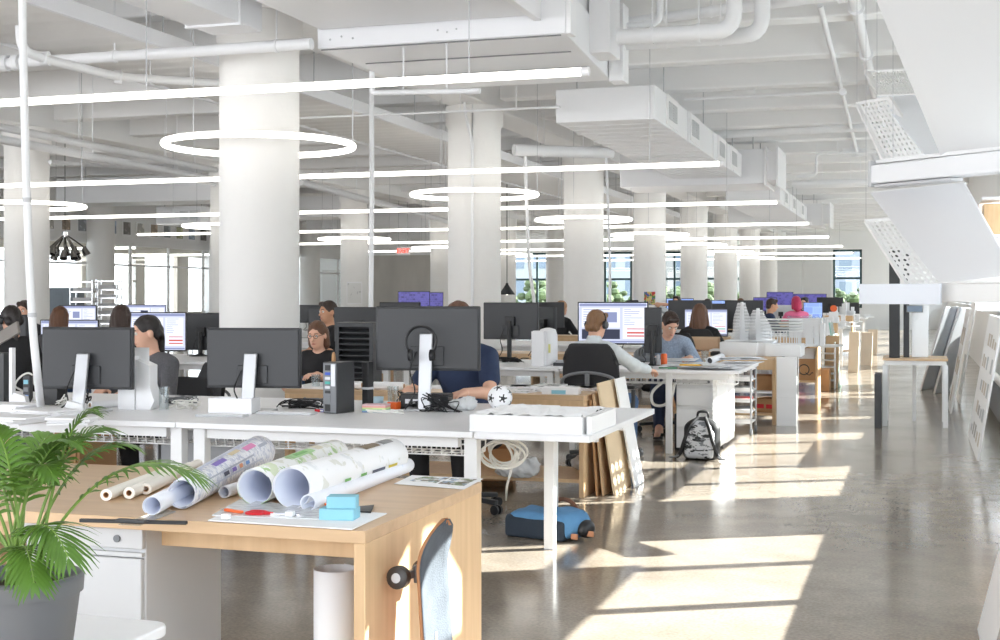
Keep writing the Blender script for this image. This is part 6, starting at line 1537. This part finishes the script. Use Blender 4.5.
c = at(66, VY, 27); t = thing('supply_cabinet', 'grey-blue cabinet left of the wire racks', 'cabinet', (c.x, c.y, 0), R(20)); MB().box(-.32, .32, -.2, .2, 0, 1.56).build('body', pmat('slate_blue_metal', rgb(120, 132, 142), .5), t, bevel=.005); MB().box(-.30, -.005, -.21, -.2, .05, 1.5).box(.005, .3, -.21, -.2, .05, 1.5).build_each('door', pmat('slate_blue_metal', rgb(120, 132, 142), .5), t, bevel=.003)
c = at(507, 290, 26); t = thing('pendant_lamp', 'black cone pendant lamp just right of the second column', 'lamp', c); MB().lathe([(.16, -.09), (.03, .1), (.02, .14)], 24, caps=False).build('shade', M_black, t, solid=.006); MB().cyl((0, 0, .13), (0, 0, ZC-c.z), .008, n=6).build('cord', M_black, t); MB().ball((0, 0, -.05), .05, 8).build('bulb', M_lamp, t)
c = at(403, 251, 36); t = thing('exit_sign', 'red EXIT sign hanging before the concrete wall', 'sign', c, R(15)); MB().box(-.18, .18, 0, .04, -.12, .12).build('housing', M_white, t, bevel=.006)
fc = bpy.data.curves.new('lettering', 'FONT'); fc.body = 'EXIT'; fc.size = .17; fc.align_x = 'CENTER'; fc.align_y = 'CENTER'; fc.extrude = .004; fc.materials.append(glow('exit_red', (1, .08, .05), 1.6))
fo = bpy.data.objects.new('lettering', fc); COL.objects.link(fo); bpy.context.view_layer.update(); fm = bpy.data.meshes.new_from_object(fo); bpy.data.objects.remove(fo); fo = bpy.data.objects.new('lettering', fm); COL.objects.link(fo); fo.parent = t; fo.location = (0, -.006, 0); fo.rotation_euler = (PI/2, 0, 0); MB().cyl((-.12, .02, .12), (-.12, .02, ZC-c.z), .008, n=6).cyl((.12, .02, .12), (.12, .02, ZC-c.z), .008, n=6).build_each('hanger_rod', M_silver, t)
# prints on columns
def colprint(lab, X, Y, r_, px, z0, z1, w, mat):
    d = V(0-X, 0-Y, 0).normalized(); c = V(X, Y, 0)+d*(r_+.012); rz = math.atan2(d.y, d.x)+PI/2; t = thing('poster', lab, 'poster', (c.x, c.y, z0), rz); MB().box(-w/2, w/2, 0, .006, 0, z1-z0).build('backing', M_paper, t); MB().box(-w*.45, w*.45, -.002, 0, (z1-z0)*.05, (z1-z0)*.95).build('print', mat, t)
colprint('small colourful painting print taped to the fourth column', -5.65, 28.58, .355, 653, 1.18, 1.5, .27, printmat('colour_print', rgb(206, 186, 120), [rgb(196, 50, 50), rgb(60, 90, 160), rgb(80, 130, 70)], 9, .54))
colprint('white printed notice taped to the column left of the concrete wall', -12.75, 28.58, .325, 365, 1.2, 1.72, .36, printmat('notice_print', rgb(226, 226, 224), [rgb(200, 200, 200)], 9, .6, lines=6))
# ================================================================== right side of the aisle
# work table with black stands
t = thing('work_table', 'small birch-topped table with white legs by the window wall', 'table', (-.36, 14.5, 0)); MB().box(0, .66, 0, .75, .70, .725).build('table_top', M_woodx, t, bevel=.002); MB().box(.02, .64, .02, .73, .655, .70).build('frame', M_whitem, t)
for x_ in (.025, .635):
    for y_ in (.025, .725): MB().box(x_-.025, x_+.025, y_-.025, y_+.025, 0, .655).build('leg', M_whitem, t, bevel=.003)
for x_ in (.32,): MB().box(x_-.02, x_+.02, .70, .74, 0, .655).build('leg', M_whitem, t, bevel=.003)
for lab, x_, y_, w, h_, m in (('tall black box standing on the birch-topped table, left', -.24, 14.62, .11, 1.16, M_black), ('tall black box standing on the birch-topped table, right', -.12, 14.78, .06, 1.12, M_dark), ('tall white board box on the birch-topped table', .02, 14.85, .17, .56, M_foam)):
    t = thing('display_box', lab, 'box', (x_, y_, .727), 0, 'tall boxes on the birch table'); MB().box(-w/2, w/2, -.04, .06, 0, h_).build('shell', m, t, bevel=.004); MB().box(-w/2-.004, w/2+.004, -.045, .065, h_, h_+.012).build('lid', m if m is not M_black else M_brl, t, bevel=.002)
t = thing('small_screen', 'little slate-blue screen clipped on the tall white board box', 'screen', (-.03, 14.74, 1.21)); MB().box(-.09, .08, -.03, .0, 0, .075).build('frame', M_gray, t, bevel=.003); MB().box(-.08, .07, -.032, -.03, .008, .067).build('glass', pmat('slate_glass', rgb(96, 116, 136), .2), t); MB().box(-.02, .02, 0, .07, .02, .05).build('clip', M_gray, t)
t = thing('black_slab', 'narrow black panel leaning against the left leg of the birch table', 'panel', (-.435, 14.25, 0)); MB().box(0, .07, 0, .3, 0, .565).build('panel', M_dark, t, bevel=.003); MB().box(0, .07, 0, .3, .565, .57).build('edge_strip', M_black, t)
# leaning presentation boards
M_pin = printmat('pinned_prints', rgb(238, 238, 240), [rgb(196, 190, 184)], 4, .66, stretch=(1, 3, 3))
def board(lab, xb, xt, y0, y1, h_, rows, cols_, tone, seed, grp='presentation boards', dark=False):
    t = thing('presentation_board', lab, 'board', (xb, y0, 0), group=grp); dx = xt-xb
    MB().hexa([(0, 0, 0), (0, y1-y0, 0), (dx, y1-y0, h_), (dx, 0, h_)], (.018, 0, .003)).build('board', M_foam, t)
    q = random.Random(seed); W = y1-y0
    for i in range(rows):
        for j in range(cols_):
            u0 = .08+.84*j/cols_; u1 = u0+.84/cols_*q.uniform(.45, .75); v0 = .08+.86*i/rows; v1 = v0+.86/rows*q.uniform(.3, .6)
            if q.random() < .25: continue
            P = lambda u, v: V(dx*v-.0015, W*u, h_*v)
            MB().hexa([P(u0, v0), P(u1, v0), P(u1, v1), P(u0, v1)], (-.0012, 0, 0)).build('pinned_print', pmat('print_tone%d' % q.randint(0, 3) if not dark else 'print_dark', tone[q.randint(0, len(tone)-1)], .7), t)
    return t
tn = [rgb(206, 196, 186), rgb(190, 192, 196), rgb(216, 212, 206), rgb(178, 174, 172)]
board('large white board of small pale prints leaning nearest on the window wall', .47, .67, 11.68, 13.8, 1.20, 5, 5, tn, 1)
board('narrower white board with grey photo prints, second along the window wall', .36, .58, 16.3, 17.6, 1.23, 3, 2, [rgb(170, 172, 178), rgb(140, 142, 150)], 2)
board('plain white board leaning behind the second board', .50, .70, 17.8, 19.2, 1.3, 1, 1, tn, 3)
board('low blank white board leaning at the right frame edge', .235, .43, 3.8, 5.78, .80, 1, 1, [rgb(236, 236, 238)], 5)
for i, (x_, Y, nm) in enumerate(((.20, 19.6, 'first'), (.22, 20.6, 'second'), (.02, 20.2, 'third'), (.05, 21.6, 'fourth'))):
    t = thing('framed_picture', 'silver framed dark panel leaning past the birch table, %s in the row' % nm, 'panel', (x_, Y, 0), 0, 'framed panels leaning far right'); MB().hexa([(0, 0, 0), (.2, .5, 0), (.54, .5, 1.22), (.34, 0, 1.22)], (.03, -.01, .004)).build('frame', M_silver, t, bevel=.003); MB().hexa([(.035, .05, .06), (.19, .44, .06), (.50, .44, 1.16), (.345, .05, 1.16)], (-.012, .004, .002)).build('picture', pmat('steel_picture', rgb(120, 130, 138), .3, var=.4, scale=4), t)
# radiators and pipes under the sill
def radiator(lab, y0, y1):
    t = thing('radiator', lab, 'radiator', (.78, y0, 0), group='radiators under the windows'); L_ = y1-y0; MB().cyl((.1, 0, .42), (.1, L_, .42), .045, n=14).cyl((.1, 0, .26), (.1, L_, .26), .045, n=14).build_each('tube', M_offw, t)
    mb = MB()
    for y_ in np.arange(.12, L_-.1, .05): mb.box(.02, .18, y_, y_+.006, .08, .34)
    mb.build('fin_bank', pmat('grey_fins', rgb(150, 150, 150), .5), t)
    for y_ in (.1, L_-.1): MB().box(.04, .16, y_-.02, y_+.02, 0, .48).build('bracket', M_gray, t)
radiator('white finned radiator under the nearest visible window', 9.9, 13.6); radiator('white finned radiator under the next window, past the first', 14.4, 18.2)
# open shelf with timber blocks at the pier
t = thing('open_shelf', 'white open shelf with timber blocks on the window wall', 'shelf', (.74, 17.0, 1.2))
for z_ in (0, .44, .90, 1.36): MB().box(0, .34, 0, 2.4, z_, z_+.035).build('shelf_board', M_white, t)
for y_ in (.79, 1.58, 2.365): MB().box(0, .34, y_, y_+.035, .035, 1.36).build('upright', M_white, t)
for i, (y_, z_, w, h_, m, nm) in enumerate(((17.15, 2.136, .45, .38, M_wood, 'tall oak block in the top near cubby'), (17.95, 2.136, .5, .30, pmat('rust_block', rgb(206, 128, 84), .6), 'rust-coloured block in the top middle cubby'), (18.75, 2.136, .45, .36, M_wood, 'wide oak block in the top far cubby'), (17.15, 1.676, .4, .34, M_brl, 'dark brown block in the middle near cubby'), (17.95, 1.676, .4, .36, M_wood, 'oak block in the centre cubby'), (18.8, 1.676, .4, .30, M_card, 'brown block in the middle far cubby'))):
    t = thing('sample_block', nm+' of the window wall shelf', 'block', (.77, y_, z_), 0, 'timber sample blocks'); MB().box(0, .24, 0, w, 0, h_).build('block', m, t, bevel=.004); MB().box(.01, .23, .01, w-.01, h_, h_+.002).build('end_grain', m, t)
# folding light reflector panels over the aisle: rails, tilted sheets, punched sheets
M_sheet = pmat('satin_white_panel', rgb(226, 227, 229), .3, var=.012, scale=1.5); M_grey = pmat('pale_grey_panel', rgb(226, 226, 228), .45, var=.015, scale=1.5)
def slab(name, lab, q, mat, th=.022, cat='panel', rodz=(0, 1), extra=None):
    q = [Vector(p_) for p_ in q]; n_ = (q[1]-q[0]).cross(q[3]-q[0]).normalized(); c = sum(q, Vector())/4; t = thing(name, lab, cat, c, group='tilted panels over the aisle')
    MB().hexa([p_-c for p_ in q], n_*th).build('sheet', mat, t, bevel=.003)
    e_ = MB().bar(q[0]-c, q[1]-c, .03, .03).bar(q[3]-c, q[2]-c, .03, .03).build_each('edge_rail', M_whitem, t, bevel=.003)
    for i in rodz: MB().cyl(q[i]-c, V(q[i].x-c.x, q[i].y-c.y, ZC-c.z), .0022, n=6).build('suspension_cable', M_silver, t)
    return t
rA0, rA1 = at(878, 175, 9.0), at(1016, 164, 8.06); rA1.z = rA0.z
# rail A with a lip
t = thing('panel_rail', 'white box rail crossing above the aisle between tilted panels', 'rail', rA0, group='rails over the aisle'); d = rA1-rA0
MB().bar(V(0, 0, 0), d, .16, .13).build('beam', M_duct, t, bevel=.012); MB().bar(d*.02+V(0, 0, .085), d*.98+V(0, 0, .085), .1, .025).build('upper_lip', M_whitem, t, bevel=.003); MB().bar(d*.02+V(0, 0, -.08), d*.6+V(0, 0, -.08), .12, .02).build('lower_lip', M_lgray, t, bevel=.003)
MB().box(-.012, .012, -.085, .085, -.085, .095, M=d.to_track_quat('X', 'Z').to_matrix().to_4x4()).build('end_cap', M_lgray, t)
for f_ in (.12, .8): MB().cyl(d*f_+V(0, 0, .06), d*f_+V(0, 0, ZC-rA0.z), .0022, n=6).build('suspension_cable', M_silver, t)
slab('light_reflector', 'huge smooth white panel tilting over the aisle at the upper right', [at(945, 161, 8.55), at(1020, 152, 8.05), at(1020, -60, 7.0), at(862, -40, 7.35)], M_sheet, rodz=(2, 3))
slab('light_reflector', 'smaller glossy panel catching sun above the white box rail', [at(926, 157, 8.75), at(968, 152, 8.5), at(936, 95, 9.7), at(877, 97, 9.9)], pmat('blue_white_gloss', rgb(240, 244, 248), .4, var=.01), th=.012, rodz=(2, 3))
slab('light_reflector', 'grey panel sloping down from the white box rail toward the aisle board', [at(941, 284, 8.1), at(1018, 277, 7.55), at(966, 184, 8.7), at(872, 194, 9.05)], M_grey, rodz=())
b0, b1 = at(860, 294, 8.1), at(941, 294, 7.78)
t = thing('panel_rail', 'pale flat board crossing the view below the grey tilted panel', 'rail', b0, group='rails over the aisle'); d = b1-b0; MB().bar(V(0, 0, 0), d, .03, .124).build('board', pmat('cool_white_board', rgb(216, 220, 228), .4, var=.01), t, bevel=.003)
e0 = at(941, 293, 7.95); e1 = at(1020, 288, 7.4); e1.z = e0.z; MB().bar(e0-b0, e1-b0, .10, .11).bar(e0-b0+V(0, 0, .06), e1-b0+V(0, 0, .06), .12, .015).build_each('rail_arm', M_whitem, t, bevel=.006)
def punched(lab, q, nx, ny, sw, sh):
    q = [Vector(p_) for p_ in q]; o_ = q[0]; t = thing('punched_sheet', lab, 'panel', o_, group='punched metal sheets'); u_ = q[1]-q[0]; v_ = q[3]-q[0]; v_ = v_-u_*(v_.dot(u_)/u_.dot(u_))*0
    # bilinear sheet with slots
    vs = []; fs = []
    def P(x, y): return (q[0]*(1-x)*(1-y)+q[1]*x*(1-y)+q[2]*x*y+q[3]*(1-x)*y)-o_
    for j in range(ny):
        for i in range(nx):
            cw, ch = 1/nx, 1/ny; cx, cy = (i+.5)*cw, (j+.5)*ch; a, b = cw*sw/2, ch*sh/2
            outer = [(i*cw, j*ch), (cx, j*ch), ((i+1)*cw, j*ch), ((i+1)*cw, cy), ((i+1)*cw, (j+1)*ch), (cx, (j+1)*ch), (i*cw, (j+1)*ch), (i*cw, cy)]
            inner = [(cx-a*.7, cy-b*.7), (cx, cy-b), (cx+a*.7, cy-b*.7), (cx+a, cy), (cx+a*.7, cy+b*.7), (cx, cy+b), (cx-a*.7, cy+b*.7), (cx-a, cy)]
            n_ = len(vs); vs += [P(x, y) for x, y in outer+inner]; fs += [(n_+k, n_+(k+1) % 8, n_+8+(k+1) % 8, n_+8+k) for k in range(8)]
    mb = MB(); mb._add(vs, fs); mb.build('sheet', M_whitem, t, smooth=False, solid=.004)
    mb = MB()
    for a_, b_ in ((0, 1), (1, 2), (2, 3), (3, 0)): mb.bar(q[a_]-o_, q[b_]-o_, .025, .025)
    mb.build_each('edge_frame', M_whitem, t)
    MB().cyl(q[3]-o_, V(q[3].x-o_.x, q[3].y-o_.y, ZC-o_.z), .002, n=6).build('suspension_cable', M_silver, t)
    return t
punched('white slotted metal sheet left of the sunlit glossy panel', [at(884, 160, 9.25), at(926, 155, 9.1), at(890, 98, 9.6), at(857, 104, 9.9)], 9, 12, .5, .62)
punched('white meshed sheet above the sunlit glossy panel', [at(880, 97, 10.2), at(932, 95, 10.0), at(922, 70, 10.6), at(866, 72, 10.8)], 16, 8, .6, .6)
punched('white slotted sheet hanging left of the grey tilted panel', [at(908, 287, 8.55), at(942, 284, 8.35), at(896, 219, 9.3), at(866, 221, 9.5)], 6, 15, .62, .68)

# two unseen sheets added out of frame, cut to shape sun on the desk
for lab, poly in (('added unseen white sheet blocking sun beside the nearest window, lower edge slanting', [(4.9, 2.25), (5.23, 1.98), (5.23, 1.5), (6.2, 1.5), (6.2, 3.3), (4.9, 3.3)]), ('added unseen white sheet blocking sun beside the nearest window, nearer the desk', [(4.9, 2.25), (4.9, 3.3), (4.42, 3.3), (4.42, 1.97)])):
    t = thing('light_reflector', lab, 'panel', (.6, poly[0][0], poly[0][1]), group='tilted panels over the aisle')
    Mx = Matrix(((0, 0, 1, 0), (1, 0, 0, -poly[0][0]), (0, 1, 0, -poly[0][1]), (0, 0, 0, 1)))
    MB().prism(poly, -.01, .01, Mx).build('sheet', M_sheet, t)
    zz = 3.3-poly[0][1]; yy = (5.8 if poly[3][0] > 5 else 4.6)-poly[0][0]; MB().cyl((0, yy, zz), (0, yy, ZC-poly[0][1]), .003, n=6).build('suspension_cable', M_silver, t)
# unseen blind and punched sheet, added to clip and dapple the floor sun
t = thing('sun_blocking_blind', 'added unseen white blind blocking sun at the window nearest the oak desk', 'blind', (1.09, 6.2, 0)); MB().box(-.004, .0, 0, 1.8, 1.84, 2.8).build('fabric', M_paper, t); MB().cyl((0, -.02, 2.81), (0, 1.82, 2.81), .03, n=14).build('roller', M_white, t); MB().box(-.01, .006, 0, 1.8, 1.82, 1.845).build('hem_bar', M_white, t)
perf_q = [(1.06, 10.35, 2.02), (1.06, 12.1, 2.02), (1.06, 12.1, 2.84), (1.06, 10.35, 2.84)]
punched('added unseen punched sheet breaking up the sun at the window past the oak desk', perf_q, 14, 8, .62, .5)
# ================================================================== camera, sun, sky
cd = bpy.data.cameras.new('camera'); cam = bpy.data.objects.new('camera', cd); COL.objects.link(cam)
cam.location = (0, 0, H); cam.rotation_euler = (PI/2, 0, YAW)
cd.sensor_width = 36; cd.lens = F*36/1000; cd.shift_y = -23.5/1000; cd.clip_end = 500; cd.clip_start = .05
sc.camera = cam
sd = bpy.data.lights.new('sun', 'SUN'); sun = bpy.data.objects.new('sun', sd); COL.objects.link(sun)
sd.energy = 15.5; sd.angle = R(.5); sd.color = (1, .985, .955)
to_sun = V(.872*math.cos(R(33)), .489*math.cos(R(33)), math.sin(R(33)))
sun.rotation_euler = to_sun.to_track_quat('Z', 'Y').to_euler(); sun.location = (30, 20, 30)
w = bpy.data.worlds.new('sky'); sc.world = w; w.use_nodes = True
bg = w.node_tree.nodes['Background']
nt = w.node_tree
tcw = nt.nodes.new('ShaderNodeTexCoord'); sx = nt.nodes.new('ShaderNodeSeparateXYZ'); rp = nt.nodes.new('ShaderNodeValToRGB')
nt.links.new(tcw.outputs['Generated'], sx.inputs[0]); nt.links.new(sx.outputs['Z'], rp.inputs[0])
e = rp.color_ramp.elements
e[0].position = 0; e[0].color = (.93, .95, .98, 1); e[1].position = .6; e[1].color = (.72, .84, 1, 1)
nt.links.new(rp.outputs[0], bg.inputs[0]); bg.inputs[1].default_value = 3.3
vs = sc.view_settings; vs.view_transform = 'Standard'; vs.look = 'None'; vs.gamma = 1; vs.use_curve_mapping = False; vs.exposure = 0.86
cy = sc.cycles; cy.use_denoising = True
cy.max_bounces = 10; cy.diffuse_bounces = 6; cy.glossy_bounces = 4; cy.transmission_bounces = 4; cy.transparent_max_bounces = 12
cy.sample_clamp_indirect = 6
